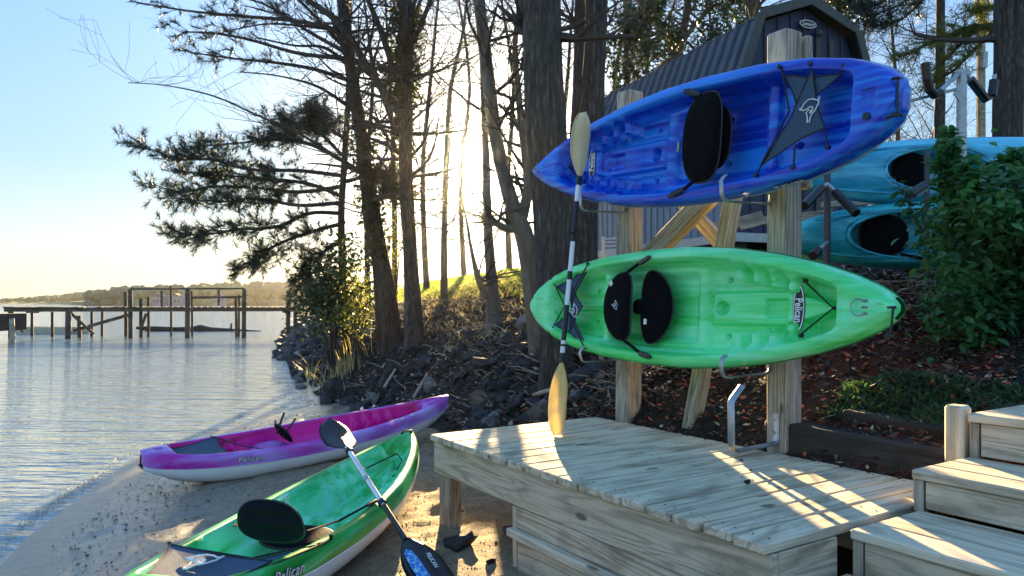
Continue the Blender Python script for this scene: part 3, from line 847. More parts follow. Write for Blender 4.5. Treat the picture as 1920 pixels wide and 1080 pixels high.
# green: folded seat
s_ = pad('seat_back', kg, -.515, 0, zr0 - .035, .165, .225, .030, M['blackcloth'], 2.4, R(-8), skew=.07)
mm = Matrix.Translation((.0, .0, .034)) @ Matrix.Rotation(R(0), 4, 'Z')
bird(s_, ortho((0, -1, 0), (1, 0, 0), (.02, .01, .034)), .034)
t_ = MB(); t_.box((-.04, .155, .031), (.014, .008, 0), (-.008, .014, 0), (0, 0, .002)); t_.build('seat_tag', M['white'], s_)
s2 = pad('seat_pad', kg, -.20, 0, zr0 - .10, .135, .235, .028, M['blackcloth'], 2.0, R(5), skew=-.05)
t_ = MB(); t_.box((-.07, -.095, .030), (.012, 0, 0), (0, .018, 0), (0, 0, .002)); t_.build('seat_tag', M['white'], s2)
pad('seat_hinge', kg, -.335, 0, zr0 - .075, .06, .05, .012, M['blackcloth'], 3.0, R(6))
def strap(root, pts, wd=.012):
    mb = MB(); mb.tube(pts, wd, 6, flat=.3, ref=(0, 1, 0)); o = mb.build('strap', M['blackcloth'], root)
    p = Vector(pts[-1]); q = (Vector(pts[-1]) - Vector(pts[-2])).normalized()
    m2 = MB(); m2.tube([p - q * .13, p - q * .10, p - q * .03, p], [.010, .019, .019, .010], 6, flat=.5, ref=(0, 1, 0)); m2.build('strap_buckle', M['blackplastic'], o)
strap(kg, [(-.46, .20, zr0 - .02), (-.30, .27, zr0 - .01), (-.16, .312, zr0 + .012)])
strap(kg, [(-.46, -.20, zr0 - .02), (-.34, -.25, zr0 - .01), (-.22, -.30, zr0 + .004), (-.12, -.315, zr0 + .012)])
# green: stern mesh
cloth(kg, [[(-.80, .285), (-.99, .02), (-1.19, .14)], [(-.80, -.285), (-1.19, -.14), (-.99, -.02)], [(-1.02, .17), (-.86, 0), (-1.0, -.19)]], zr0 - .01)
for a, b in (((-.80, .285), (-1.22, -.20)), ((-.80, -.285), (-1.22, .20))):
    mb = MB(); mb.tube([(a[0], a[1], zr0 + .012), (b[0], b[1], zr0 + .012)], .005, 5); mb.build('bungee_cord', M['cord'], kg)
for x, y in ((-.79, .295), (-.79, -.295), (-1.225, .205), (-1.225, -.205)): knob(kg, x, y, zr0 + .002)
bird(kg, ortho((0, -1, 0), (1, 0, 0), (-.955, -.03, zr0 + .006)), .055)
oval_badge(kg, .868, float(zrim(.868, .035)) - .085 * 1.22 + .003)
mb = MB(); mb.tube([(.915, .135, zr0 - .068), (1.085, 0, zr0 - .062), (.90, -.135, zr0 - .068)], .0055, 5); mb.build('bungee_cord', M['cord'], kg)
for x, y in ((.91, .14), (1.088, 0), (.895, -.14)): knob(kg, x, y, zr0 - .088)
mb = MB()
mb.tube([(1.29 + .038 * math.cos(a), .038 * math.sin(a) - .0, float(zrim(1.3, .035)) + .024) for a in np.linspace(.6, 5.7, 16)], .0035, 5)
for y in (-.03, .0, .03): mb.tube([(1.305, y, float(zrim(1.3, .035)) + .018), (1.335, y, float(zrim(1.3, .035)) + .018)], .006, 5)
mb.build('bow_ring', M['galv'], kg)
mb = MB(); zb = float(zrim(1.44, .035))
mb.tube([(1.425, .0, zb + .004), (1.462, .0, zb + .004)], .007, 6)
mb.tube([(1.45, 0, zb + .002), (1.452, -.05, zb + .012), (1.45, -.125, zb + .02)], .006, 6)
mb.tube([(1.425, -.145, zb + .02), (1.44, -.125, zb + .02), (1.475, -.125, zb + .02)], [.008, .016, .007], 6)
mb.build('carry_handle', M['blackplastic'], kg)

# blue: folded backrest
s_ = pad('seat_back', kb, -.255, 0.0, zr0 - .01, .158, .262, .04, M['blackcloth'], 2.7, R(4), skew=-.02)
pad('seat_pad', kb, -.31, .0, zr0 - .06, .12, .18, .03, M['blackcloth'], 2.6)
strap(kb, [(-.24, .24, zr0), (-.17, .285, zr0 + .01), (-.03, .325, zr0 + .014)])
strap(kb, [(-.20, -.24, zr0), (-.15, -.285, zr0 + .01), (-.11, -.30, zr0 + .014)])
def B2(s, z):    # rack coordinates to the blue kayak's own x, y
    return (-(s - .05), -(z - 2.515 + (s - .05) * .033))
c1 = [B2(1.035, 2.71), B2(.765, 2.275), B2(1.125, 2.40)]
c2 = [B2(.865, 2.725), B2(1.195, 2.645), B2(.965, 2.50)]
cloth(kb, [c2], zr0 - .004); cc_ = cloth(kb, [c1], zr0 + .006)
mb = MB()
def ln(a, b, dz=.012):
    mb = MB(); mb.tube([(a[0], a[1], zr0 + dz), (b[0], b[1], zr0 + dz)], .005, 5); mb.build('bungee_cord', M['cord'], kb)
ties = [B2(.845, 2.77), B2(1.03, 2.735), B2(1.215, 2.675), B2(1.155, 2.30), B2(.735, 2.225), B2(.965, 2.23)]
ln(c2[0], ties[0]); ln(c1[0], ties[1]); ln(c2[1], ties[2]); ln(c1[2], ties[3]); ln(c1[1], ties[4]); ln(B2(.965, 2.345), ties[5])
ln(c2[0], B2(.92, 2.52)); ln(B2(.92, 2.52), c1[1], .016)
for p in ties: knob(kb, p[0], p[1], zr0 + .002, .013)
p = B2(1.035, 2.50); bird(kb, ortho((-1, 0, 0), (0, -1, 0), (p[0], p[1], zr0 + .013)), .060)
# bow bungee and badge of the blue kayak
oval_badge(kb, .868, float(zrim(.868, .035)) - .085 * 1.22 + .003)
mb = MB(); mb.tube([(.93, .12, zr0 - .055), (1.10, 0, zr0 - .05), (.93, -.12, zr0 - .055)], .0055, 5); mb.build('bungee_cord', M['cord'], kb)
for x, y in ((.93, .125), (1.10, 0), (.93, -.125)): knob(kb, x, y, zr0 - .08)
mb = MB(); mb.tube([(.02, .03, zr0 - .10), (.02, -.03, zr0 - .10)], .011, 6); mb.build('drain_plug', M['galv'], kb)
mb = MB(); q_ = float(zrim(1.37, .035)); mb.tube([(1.375 + .02 * math.cos(a), .02 * math.sin(a), q_ + .022) for a in np.linspace(0, 6.0, 10)], .0035, 5); mb.build('bow_ring', M['galv'], kb)
zb = float(zrim(-1.44, .035))
mb = MB()
mb.tube([(-1.455, -.075, zb - .02), (-1.462, -.07, zb + .006), (-1.43, -.07, zb + .014)], .007, 6)
mb.tube([(-1.455, -.072, zb + .006), (-1.462, .09, zb + .006)], .006, 6)
mb.tube([(-1.41, .098, zb + .01), (-1.45, .092, zb + .014), (-1.49, .098, zb + .004)], [.006, .012, .006], 6)
mb.build('carry_handle', M['blackplastic'], kb)
mb = MB(); disc(mb, .018, .018, zb + .016, .002, x0=-1.32, y0=.075); mb.build('drain_hole', M['black'], kb)
side_name(kb, -.85, 1, .035, .055)

# ---- kayaks on the sand
def lay_matrix(bow, stern, zb_, zs, roll=0.0, off=0.0):
    """laid on the beach: bow and stern points in plan with the height of the keel under each"""
    b = Vector((bow[0], bow[1], zb_)); s = Vector((stern[0], stern[1], zs))
    ex = (b - s).normalized(); ez = (UZ - ex * UZ.dot(ex)).normalized(); ey = ez.cross(ex)
    m = Matrix((ex, ey, ez)).transposed().to_4x4()
    m = Matrix.Translation((b + s) / 2) @ m @ Matrix.Rotation(R(roll), 4, 'X')
    return m
def standing_back(root, x, z, a, b, tilt, mat):
    o = pad('seat_back', root, x, 0, z, a, b, .022, mat, 2.5, tilt, ribs=3, taper=-.12); return o
kg2 = kayak('green and white kayak pulled up on the sand below the platform', (M['greenrim'], M['greenin'], M['hullwhite'], M['hullwhite']), lay_matrix((-.80, 5.92), (-1.44, 2.74), .160, .088, 1.5) @ Matrix.Diagonal((1.10, 1.0, 1.0, 1)), .115, 'sit-on-top kayaks')
b_ = standing_back(kg2, -.505, DEP + .065, .12, .180, R(76), M['sheencloth'])
pad('seat_pad', kg2, -.24, 0, DEP - .115, .17, .19, .022, M['blackcloth'], 2.2)
strap(kg2, [(-.50, .20, zr0 + .02), (-.3, .26, zr0 + .02), (-.06, .318, zr0 + .012)])
strap(kg2, [(-.50, -.20, zr0 + .03), (-.28, -.26, zr0 + .012), (.10, -.315, zr0 + .012)])
t_ = MB(); t_.box((.10, .262, zr0 - .04), (.018, 0, .006), (0, .004, .0), (-.01, 0, .034)); t_.build('care_label', M['white'], kg2)
cloth(kg2, [[(-.86, .285), (-1.30, .12), (-1.25, -.22), (-.93, -.27)]], zr0 + .055, sag=.015)
cloth(kg2, [[(-.93, -.25), (-.62, -.33), (-.90, -.10)]], zr0 + .02)
for q_ in ([(-.86, .29, zr0 + .05), (-.93, -.27, zr0 + .055)], [(-.90, -.10, zr0 + .03), (-.55, -.345, zr0 + .01)], [(-.93, -.27, zr0 + .04), (-.55, -.345, zr0 + .012)]):
    mb = MB(); mb.tube(q_, .005, 5); mb.build('bungee_cord', M['cord'], kg2)
for x, y in ((-.845, .30), (-.54, -.348)): knob(kg2, x, y, zr0 + .004 + .115 * abs(x / 1.45) ** 2.2)
M['handprint'] = m_plain('pale_print', (.55, .50, .48), .5, 0, .2, 30)
bird(kg2, ortho((0, -1, 0), (1, 0, 0), (-1.02, .03, zr0 + .062)), .08)
mb = MB(); mb.tube([(.80, .13, zr0 - .045), (1.10, -.03, zr0 + .02), (1.07, -.08, zr0 - .02)], .005, 5); mb.tube([(.80, -.12, zr0 - .06), (1.07, -.08, zr0 - .02)], .004, 5); mb.build('bungee_cord', M['cord'], kg2)
zb = float(zrim(1.36, .115))
mb = MB(); mb.tube([(1.33, .03, zb + .012), (1.38, .028, zb + .026), (1.405, -.03, zb + .028), (1.36, -.034, zb + .018)], .011, 6, flat=.6); mb.build('carry_handle', M['blackplastic'], kg2)
side_name(kg2, -.87, -1, .115, .075, .85)

kp = kayak('magenta and white kayak beached at the water edge, its bow on the rocks', (M['pinkrim'], M['pinkin'], M['hullwhite'], M['pinkrim']), lay_matrix((-.66, 7.93), (-2.98, 5.98), .225, .005, 6.5) @ Matrix.Diagonal((1.03, .96, 1.0, 1)), .085, 'sit-on-top kayaks')
pad('seat_back', kp, -.30, .02, DEP + .02, .09, .15, .02, M['blackcloth'], 2.6, R(62))
pad('seat_pad', kp, -.42, 0, DEP - .10, .16, .20, .03, M['pinkrim'], 2.2)
mb = MB(); mb.tube([(-.36, .02, DEP + .02), (-.27, .06, DEP + .19)], .010, 5); mb.tube([(-.33, -.05, DEP + .0), (-.20, -.02, DEP + .14)], .009, 5); mb.tube([(-.28, .08, DEP), (-.34, .11, DEP + .12)], .007, 5)
mb.build('seat_strap', M['oldwood'], kp)
cloth(kp, [[(-.80, .27), (-1.22, .13), (-1.22, -.13), (-.86, -.25)]], zr0 + .02)
mb = MB(); mb.tube([(-.84, .28, zr0 + .03), (-.70, -.05, zr0), (-.6, -.30, zr0 + .01)], .005, 5); mb.build('bungee_cord', M['cord'], kp)
side_name(kp, -.72, -1, .085, .062, 1.0)
for x, y in ((.62, .31), (.74, .285), (.62, -.31), (.74, -.285), (.86, -.26)):
    mb = MB(); mb.tube([(x - .012, y, float(zrim(x, .085)) + .004), (x + .012, y, float(zrim(x, .085)) + .016)], .010, 6); mb.build('rim_clip', M['white'], kp)
zb = float(zrim(-1.44, .085))
mb = MB(); mb.tube([(-1.455, 0, zb - .02), (-1.462, .0, zb - .10)], .006, 5); mb.tube([(-1.462, -.05, zb - .115), (-1.462, 0, zb - .10), (-1.462, .05, zb - .115)], [.006, .014, .006], 6); mb.build('carry_handle', M['blackplastic'], kp)

# ------------------------------------------------------------------ paddles
def blade(name, parent, root_p, tip_p, side, wmax, mat, cup=.02, curve=.5):
    """spoon blade from throat to tip; side = vector across the blade"""
    a, b = Vector(root_p), Vector(tip_p); ax = (b - a); L = ax.length; ax.normalize()
    sd = Vector(side); sd = (sd - ax * sd.dot(ax)).normalized(); nn = ax.cross(sd)
    NU, NW = 22, 9; V = []; F = []
    for layer in (1, -1):
        for i in range(NU + 1):
            u = i / NU
            wl = wmax * .5 * (1 - (1 - min(1, u / .45)) ** 2 * .86) * (1 - max(0, (u - .62) / .38) ** 2.6) ** .5
            wl = max(wl, .003)
            for k in range(NW + 1):
                v = -1 + 2 * k / NW
                asym = 1.12 if v > 0 else .90
                y = v * wl * asym
                z = cup * (v * v - .5) * min(1, u * 3) + .035 * math.sin(u * math.pi) * curve + layer * (.0028 + .010 * math.exp(-(v / .16) ** 2) * (1 - u))
                V.append(a + ax * (u * L) + sd * y + nn * z)
    n = (NU + 1) * (NW + 1)
    for ly in range(2):
        for i in range(NU):
            for k in range(NW):
                o = ly * n; f = (o + i * (NW + 1) + k, o + (i + 1) * (NW + 1) + k, o + (i + 1) * (NW + 1) + k + 1, o + i * (NW + 1) + k + 1)
                F.append(f if ly == 0 else f[::-1])
    for i in range(NU):
        for k in (0, NW):
            p = i * (NW + 1) + k; q = p + NW + 1; F.append((p, q, q + n, p + n))
    for k in range(NW):
        p = NU * (NW + 1) + k; F.append((p, p + 1, p + 1 + n, p + n)); F.append((k + 1, k, k + n, k + 1 + n))
    return link(name, mesh_np(name, V, F, mat, True), parent), ax, sd, nn
# yellow paddle standing on the platform, leaning on both hung kayaks
pd = tag(empty('paddle', (0, 0, 0)), 'upright kayak paddle with cream blades leaning against the two hung kayaks', 'paddle', 'kayak paddles')
top = P(1097, 210, 5.04); bot = P(1040, 816, 4.71)
ax = (top - bot).normalized()
thr_t = top - ax * .455; thr_b = bot + ax * .46
blade('blade', pd, thr_t, top, Vector((.9, .9, .1)), .185, M['cream'])
blade('blade', pd, thr_b, bot, Vector((.8, .95, 0)), .185, M['cream'], curve=-.5)
Ls = (thr_t - thr_b).length
segs = [(0, .05, 'blackplastic'), (.05, .14, 'whiteband'), (.14, .36, 'blackplastic'), (.36, .52, 'whiteband'), (.52, .565, 'blackplastic'), (.565, .70, 'whiteband'), (.70, .885, 'blackplastic'), (.885, .95, 'whiteband'), (.95, 1.0, 'blackplastic')]
for a, b, m in segs:
    mb = MB(); mb.tube([thr_t.lerp(thr_b, a), thr_t.lerp(thr_b, b)], .0155 if m != 'blackplastic' else .0165, 12)
    o = mb.build('shaft_band', M[m], pd, smooth=False); smooth_angle(o)
for a in (.315, .91):
    mb = MB(); mb.tube([thr_t.lerp(thr_b, a - .006), thr_t.lerp(thr_b, a), thr_t.lerp(thr_b, a + .006)], [.017, .032, .017], 10); mb.build('drip_ring', M['blackplastic'], pd)

# black paddle leaning across the beached green kayak
pk = tag(empty('paddle', (0, 0, 0)), 'black bladed paddle with a silver shaft propped on the beached green kayak rim', 'paddle', 'kayak paddles')
X0 = Vector((-.829, 4.30, ZC - 1.035 + .012)); T0 = Vector((-.262, 3.34, ZC - 1.39))
ax = (T0 - X0).normalized()
thr_l = X0 + ax * .585; tip_l = X0 + ax * 1.10
thr_u = X0 - ax * .395; tip_u = X0 - ax * .80
def spoon(a, b, sd, wd): return blade('blade', pk, a, b, sd, wd, M['blackplastic'], cup=.03, curve=.9)
spoon(thr_u, tip_u, Vector((.95, .25, -.1)), .205)
ob, a_, s_, n_ = blade('blade', pk, thr_l, tip_l, Vector((.9, .45, .15)), .20, M['blackplastic'], cup=-.01, curve=-.2)
mb = MB()
for a, b, m, r in ((-.40, .27, 'alu', .0155), (.27, .60, 'blackplastic', .016)):
    mb = MB(); mb.tube([X0 + ax * a, X0 + ax * b], r, 12); o = mb.build('shaft', M[m], pk); smooth_angle(o)
for a in (-.36, .24):
    mb = MB(); mb.tube([X0 + ax * (a - .02), X0 + ax * (a - .012), X0 + ax * (a + .012), X0 + ax * (a + .02)], [.017, .025, .025, .017], 10); mb.build('drip_ring', M['blackplastic'], pk)
mb = MB(); mb.tube([X0 - ax * .04, X0 + ax * .0], .0175, 10); mb.build('shaft_joint', M['galv'], pk)
# blue and white print on the lower blade
nn = n_ if n_.dot(Vector((0, 0, ZC)) - thr_l) > 0 else -n_
def onb(u, v): return thr_l + a_ * u + s_ * v + nn * .0175
M['bluefoil'] = (lambda t: t.set(t.ramp(t.noise(t.co('Object'), 60, 3, .6, 1.0), [(.4, (.01, .06, .45)), (.52, (.02, .25, .65)), (.62, (.35, .65, .70))]), .3))(NT('blue_print'))
mb = MB(); pl = [(.10, -.035), (.13, -.012), (.22, -.004), (.40, -.002), (.40, -.06), (.22, -.062), (.13, -.055)]
mb.prism([onb(u, v) for u, v in pl], nn * .001); mb.build('printed_panel', M['bluefoil'], pk)
mt = ortho(a_, nn.cross(a_), onb(.235, .048) + nn * .001)
lettering('PELICAN', pk, mt, .030, M['white'])
# ------------------------------------------------------------------ shed on the bank
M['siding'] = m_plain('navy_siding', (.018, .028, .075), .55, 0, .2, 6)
M['siding_sheen'] = m_plain('sky_sheen_siding', (.20, .27, .36), .6, 0, .15, 4)  # navy side wall with the sky's sheen on it put into the colour
M['shedtrim'] = m_plain('dark_trim', (.055, .065, .06), .6, 0, .2)
M['shedroof'] = m_plain('ribbed_metal_roof', (.07, .075, .085), .32, .6, .2, 5)
M['palepaint'] = m_plain('pale_sill_paint', (.50, .52, .50), .7, 0, .15)
G = Vector((.932, .363, 0)).normalized(); GD = Vector((-.363, .932, 0)).normalized()
LB = P(1428, 30, 11.5); wB = 1.9
shed = tag(empty('garden_shed', (0, 0, 0)), 'navy barn roofed garden shed with ribbed metal roof above the kayaks', 'shed')
def SH(g, d, z): return Vector((LB.x, LB.y, 0)) + G * g + GD * d + UZ * z
zb_, ze_, zp_, zf_ = LB.z, LB.z - 1.30, LB.z + .36, 2.62
gl, gr = -.46, wB + .46
LS = 5.2
mb = MB()
mb.prism([SH(gl + .06, .14, zf_), SH(gr - .06, .14, zf_), SH(gr - .06, .14, ze_), SH(wB - .06, .14, zb_ - .05), SH(wB / 2, .14, zp_ - .06), SH(.06, .14, zb_ - .05), SH(gl + .06, .14, ze_)], GD * .06)
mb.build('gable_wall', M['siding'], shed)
for i in range(11):
    g = gl + .12 + i * (gr - gl - .24) / 10
    zt = (zb_ + (zp_ - zb_) * (1 - abs(g - wB / 2) / (wB / 2)) if 0 < g < wB else ze_ + (zb_ - ze_) * max(0, 1 - (max(-g, g - wB)) / .46)) - .10
    plank('siding_batten', SH(g, .13, zf_), SH(g, .13, zt), GD, .045, .02, M['siding'], shed, .003)
mb = MB(); mb.prism([SH(gl + .08, .20, zf_), SH(gl + .08, LS, zf_), SH(gl + .08, LS, ze_), SH(gl + .08, .20, ze_)], G * .05); mb.build('side_wall', M['siding_sheen'], shed)
for i in range(24):
    d = .28 + i * (LS - .4) / 23
    plank('siding_batten', SH(gl + .065, d, zf_ + .02), SH(gl + .065, d, ze_), G, .05, .022, M['siding_sheen'], shed, .003)
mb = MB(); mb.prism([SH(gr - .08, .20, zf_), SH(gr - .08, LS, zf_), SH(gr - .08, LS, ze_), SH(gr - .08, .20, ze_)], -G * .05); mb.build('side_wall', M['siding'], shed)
mb = MB(); mb.prism([SH(gl + .06, LS, zf_), SH(gr - .06, LS, zf_), SH(gr - .06, LS, ze_), SH(wB - .06, LS, zb_ - .05), SH(wB / 2, LS, zp_ - .06), SH(.06, LS, zb_ - .05), SH(gl + .06, LS, ze_)], GD * .05); mb.build('gable_wall', M['siding'], shed)
def roof_slope(g0, z0, g1, z1):
    a0, a1 = SH(g0, 0, z0), SH(g1, 0, z1); sl_ = (a1 - a0); nn_ = sl_.cross(GD).normalized()
    if nn_.z < 0: nn_ = -nn_
    n = 20; st = (LS + .12) / n
    for i in range(n):
        o = a0 + GD * (i * st)
        mb = MB(); mb.prism([o + GD * .002, o + sl_ + GD * .002, o + sl_ + GD * (st - .002), o + GD * (st - .002)], nn_ * .012)
        mb.prism([o + nn_ * .0125 + GD * .0, o + sl_ + nn_ * .0125, o + sl_ + nn_ * .05 + GD * .018, o + nn_ * .05 + GD * .018], GD * .035)
        mb.build('roof_panel', M['shedroof'], shed)
ex_ = .10
roof_slope(0, zb_, gl - .12, ze_ - .25); roof_slope(wB, zb_, gr + .12, ze_ - .25)
roof_slope(wB / 2, zp_, -.02, zb_ - .002); roof_slope(wB / 2, zp_, wB + .02, zb_ - .002)
def rake(a, b, dz=.0):
    plank('rake_board', a + UZ * (.02 + dz) - GD * .03, b + UZ * (.02 + dz) - GD * .03, GD, .15, .035, M['shedtrim'], shed, .004)
rake(SH(wB / 2, 0, zp_), SH(-.03, 0, zb_)); rake(SH(wB / 2, 0, zp_), SH(wB + .03, 0, zb_))
rake(SH(-.02, 0, zb_), SH(gl - .12, 0, ze_ - .25)); rake(SH(wB + .02, 0, zb_), SH(gr + .12, 0, ze_ - .25))
plank('sill_board', SH(gl + .03, .15, zf_ - .06), SH(gl + .03, LS, zf_ - .06), G, .14, .04, M['palepaint'], shed)
plank('sill_board', SH(gl + .05, .10, zf_ - .06), SH(gr - .05, .10, zf_ - .06), GD, .14, .04, M['palepaint'], shed)
for d in (.5, 2.4, 4.6):
    mb = MB(); mb.box(SH(gl + .25, d, 2.3), G * .18, GD * .2, UZ * .24); mb.build('foundation_block', M['shedtrim'], shed)
    mb = MB(); mb.box(SH(gr - .25, d, 2.3), G * .18, GD * .2, UZ * .24); mb.build('foundation_block', M['shedtrim'], shed)
for g in (1.22, 1.50):
    plank('door_trim', SH(g, .115, zf_ + .2), SH(g, .115, zb_ - .16), GD, .09, .025, M['shedtrim'], shed)
c = SH(.98, .08, zb_ + .035)
sg = tag(empty('shed_sign', mat=ortho(G, UZ, c)), 'small oval maker sign with white script under the shed roof peak', 'sign')
mb = MB(); disc(mb, .17, .065, .002, .004, m=1); disc(mb, .155, .052, .006, .002, m=0)
link('plaque', mesh_np('plaque', mb.V, mb.F, [M['black'], M['white']], False, mb.M), sg)
lettering('Leonard', sg, Matrix.Translation((0, 0, .0085)), .085, M['white'], shear=.35, bold=.0008, sx=.85)
lm = tag(empty('wall_lamp', SH(1.20, .07, zb_ - .09)), 'little dark round lamp on the shed gable beside the oval sign', 'lamp')
mb = MB(); mb.tube([Vector((0, 0, -.02)), Vector((0, 0, .03)), Vector((0, 0, .06))], [.05, .055, .02], 10); mb.build('lamp_shade', M['shedtrim'], lm)
mb = MB(); mb.tube([Vector((0, 0, .0)), GD * .06], .015, 6); mb.build('bracket', M['shedtrim'], lm)

# things beneath and beside the shed
for k, (px, py, Y, L, lab) in enumerate(((1136, 448, 10.2, .30, 'highest pale slat of the leaning lattice below the shed'), )):
    lt = tag(empty('lattice_panel', (0, 0, 0)), 'white slatted lattice panel leaning below the blue grey shed wall', 'lattice')
    for j in range(6):
        plank('slat', P(1130, 448 + j * 7, 9.6), P(1168, 446 + j * 7, 9.6), Vector((0, -1, .2)), .022, .012, M['palepaint'], lt, .002)
    for j in (0, 1): plank('upright', P(1131 + j * 36, 492, 9.62), P(1131 + j * 36, 444, 9.62), Vector((0, -1, 0)), .03, .015, M['palepaint'], lt, .002)
tag(plank('loose_board', P(1386, 420, 7.6), P(1432, 408, 7.6), Vector((0, -1, .2)), .14, .03, M['palewood'], None, .004), 'short pale board showing between the rack posts under the blue kayak', 'board')
tag(plank('border_rail', P(1520, 534, 6.9), P(1990, 534, 6.6), Vector((0, -1, 0)), .075, .09, M['palewood'], None, .006), 'long pale timber rail edging the mulch bank under the turquoise kayaks', 'rail')
tag(plank('border_rail', P(1540, 384, 8.6), P(1760, 370, 8.4), Vector((0, -1, 0)), .07, .05, M['palewood'], None, .006), 'thin pale board seen between the two turquoise kayaks', 'rail')
tag(plank('border_rail', P(1310, 428, 8.8), P(1560, 400, 8.8), Vector((0, -1, 0)), .10, .05, M['post'], None, .006), 'brown board fixed low behind the timber rack, above the green kayak', 'rail')

# ------------------------------------------------------------------ steel storage rack with two turquoise cockpit kayaks
sr = tag(empty('storage_rack', (0, 0, 0)), 'galvanised steel kayak stand with black padded cradle arms behind the bush', 'rack')
def upright(px, y0, y1, Y, r):
    mb = MB(); a = P(px, y0, Y); b = Vector((a.x, a.y, gz(a.x, a.y) - .05)); mb.tube([a, b], r, 10)
    o = mb.build('upright', M['galv'] if r > .03 else M['steel_dark'], sr); smooth_angle(o); return a
upright(1551, 312, 480, 6.25, .028); upright(1803, 132, 480, 6.45, .040); upright(1738, 282, 480, 6.2, .022)
def arm(pts, Y, foam):
    q = [P(x, y, Y + dy) for x, y, dy in pts]
    mb = MB(); mb.tube(q, .018, 8); o = mb.build('cradle_arm', M['galv'], sr)
    f = [P(x, y, Y + dy) for x, y, dy in foam]
    mb = MB(); mb.tube(f, .038, 10); mb.build('foam_sleeve', M['blackplastic'], o)
arm([(1803, 134, 0), (1776, 158, -.1), (1757, 176, -.2), (1745, 172, -.22), (1738, 150, -.24), (1735, 116, -.25)], 6.45, [(1763, 174, -.18), (1752, 178, -.2), (1743, 168, -.22), (1738, 148, -.24), (1735, 118, -.25)])
arm([(1803, 134, 0), (1825, 155, .1), (1848, 184, .2), (1858, 182, .2), (1862, 160, .2), (1865, 140, .2)], 6.45, [(1820, 150, .08), (1848, 186, .18), (1860, 180, .2), (1864, 150, .2)])
arm([(1551, 345, 0), (1530, 362, -.1), (1508, 384, -.2)], 6.2, [(1541, 352, -.05), (1508, 386, -.2)])
arm([(1551, 345, 0), (1580, 372, -.12), (1604, 398, -.25)], 6.2, [(1566, 360, -.05), (1606, 400, -.25)])
arm([(1551, 455, 0), (1542, 462, -.1), (1528, 476, -.2)], 6.2, [(1534, 470, -.15), (1524, 480, -.22)])
arm([(1738, 350, 0), (1716, 368, -.08)], 6.1, [(1733, 348, 0), (1705, 366, -.1)])
mb = MB(); mb.tube([P(1700, 191, 6.2), P(1798, 166, 6.45)], .014, 8); mb.build('cross_bar', M['galv'], sr)
mb = MB(); mb.prism([P(1788, 176, 6.42), P(1803, 150, 6.42), P(1806, 196, 6.42)], (0, .012, 0)); mb.build('gusset', M['galv'], sr)
mb = MB(); mb.box(P(1805, 136, 6.44), (.05, 0, 0), (0, .02, 0), (0, 0, .025)); mb.build('arm_plate', M['galv'], sr)

def cockpit_kayak(label, mat, cx, cz, Y, L, B, rz, tilt, ckx, ckl, ckw):
    m = Matrix.Translation((cx, Y, cz)) @ Matrix.Rotation(R(rz), 4, 'Z') @ Matrix.Rotation(R(tilt), 4, 'Y')
    m = m @ Matrix(((1, 0, 0, 0), (0, 0, -1, 0), (0, 1, 0, 0), (0, 0, 0, 1)))
    root = tag(empty('kayak', mat=m), label, 'kayak', 'cockpit kayaks on the steel stand')
    NX, NA = 120, 48; V = []; xs = np.linspace(-1, 1, NX)
    for u in xs:
        h = B / 2 * (1 - abs(u) ** 2.6) ** .62 + .004; x = u * L / 2
        for k in range(NA):
            a = 2 * math.pi * k / NA
            y = h * math.copysign(abs(math.cos(a)) ** .85, math.cos(a)); s_ = math.sin(a)
            z = (.13 + .05 * (1 - u * u)) * math.copysign(abs(s_) ** (.9 if s_ > 0 else .75), s_) * ((1 - abs(u) ** 3) ** .5 + .05)
            if s_ > 0:
                e = math.hypot((x - ckx) / ckl, y / ckw)
                if e < 1.0: z -= .22 * (1 - max(0, min(1, (e - .86) / .14)))
                elif e < 1.5: z += .02 * (1 - (e - 1) / .5)
            V.append((x, y, z))
    I = np.arange(NX * NA).reshape(NX, NA); J = np.roll(I, -1, 1)
    F = np.stack([I[:-1], I[1:], J[1:], J[:-1]], -1).reshape(-1, 4).tolist(); F.append(list(range(NA))); F.append([NX * NA - NA + k for k in range(NA)][::-1])
    link('hull', mesh_np('hull', V, F, mat, True), root)
    mb = MB(); pts = []
    for k in range(41):
        a = 2 * math.pi * k / 40; x = ckx + ckl * 1.0 * math.cos(a); y = ckw * math.sin(a); pts.append((x, y, .185 - .09 * (y / .27) ** 2 - .02 * (x / 1.2) ** 2))
    mb.tube(pts, .016, 8, cap=False); mb.build('cockpit_rim', mat, root, smooth=True)
    pad('seat_back', root, ckx - ckl * .38, .0, .05, ckl * .34, ckw * .86, .03, M['blackcloth'], 2.4, R(-12))
    mb = MB(); mb.tube([(ckx - ckl * .2, -ckw * .8, .12), (ckx + ckl * .1, -ckw * 1.02, .17)], .012, 6); mb.build('strap', M['blackcloth'], root)
    mb = MB()
    for sgn in (-1, 1): mb.tube([(x, sgn * B * .36 * (1 - abs(x / (L / 2)) ** 2.5) ** .5, .13) for x in np.linspace(-L * .42, L * .42, 24)], .008, 5)
    mb.build('deck_line', mat, root, smooth=True)
    return root
cockpit_kayak('sky blue cockpit kayak on the upper arms of the steel stand', M['turq'], 4.15, 2.74, 6.75, 3.4, .60, 2, -1.5, -.42, .46, .19)
cockpit_kayak('teal cockpit kayak on the lower arms of the steel stand', M['teal'], 4.05, 2.16, 6.70, 3.3, .62, 1, -1.0, -.52, .60, .21)

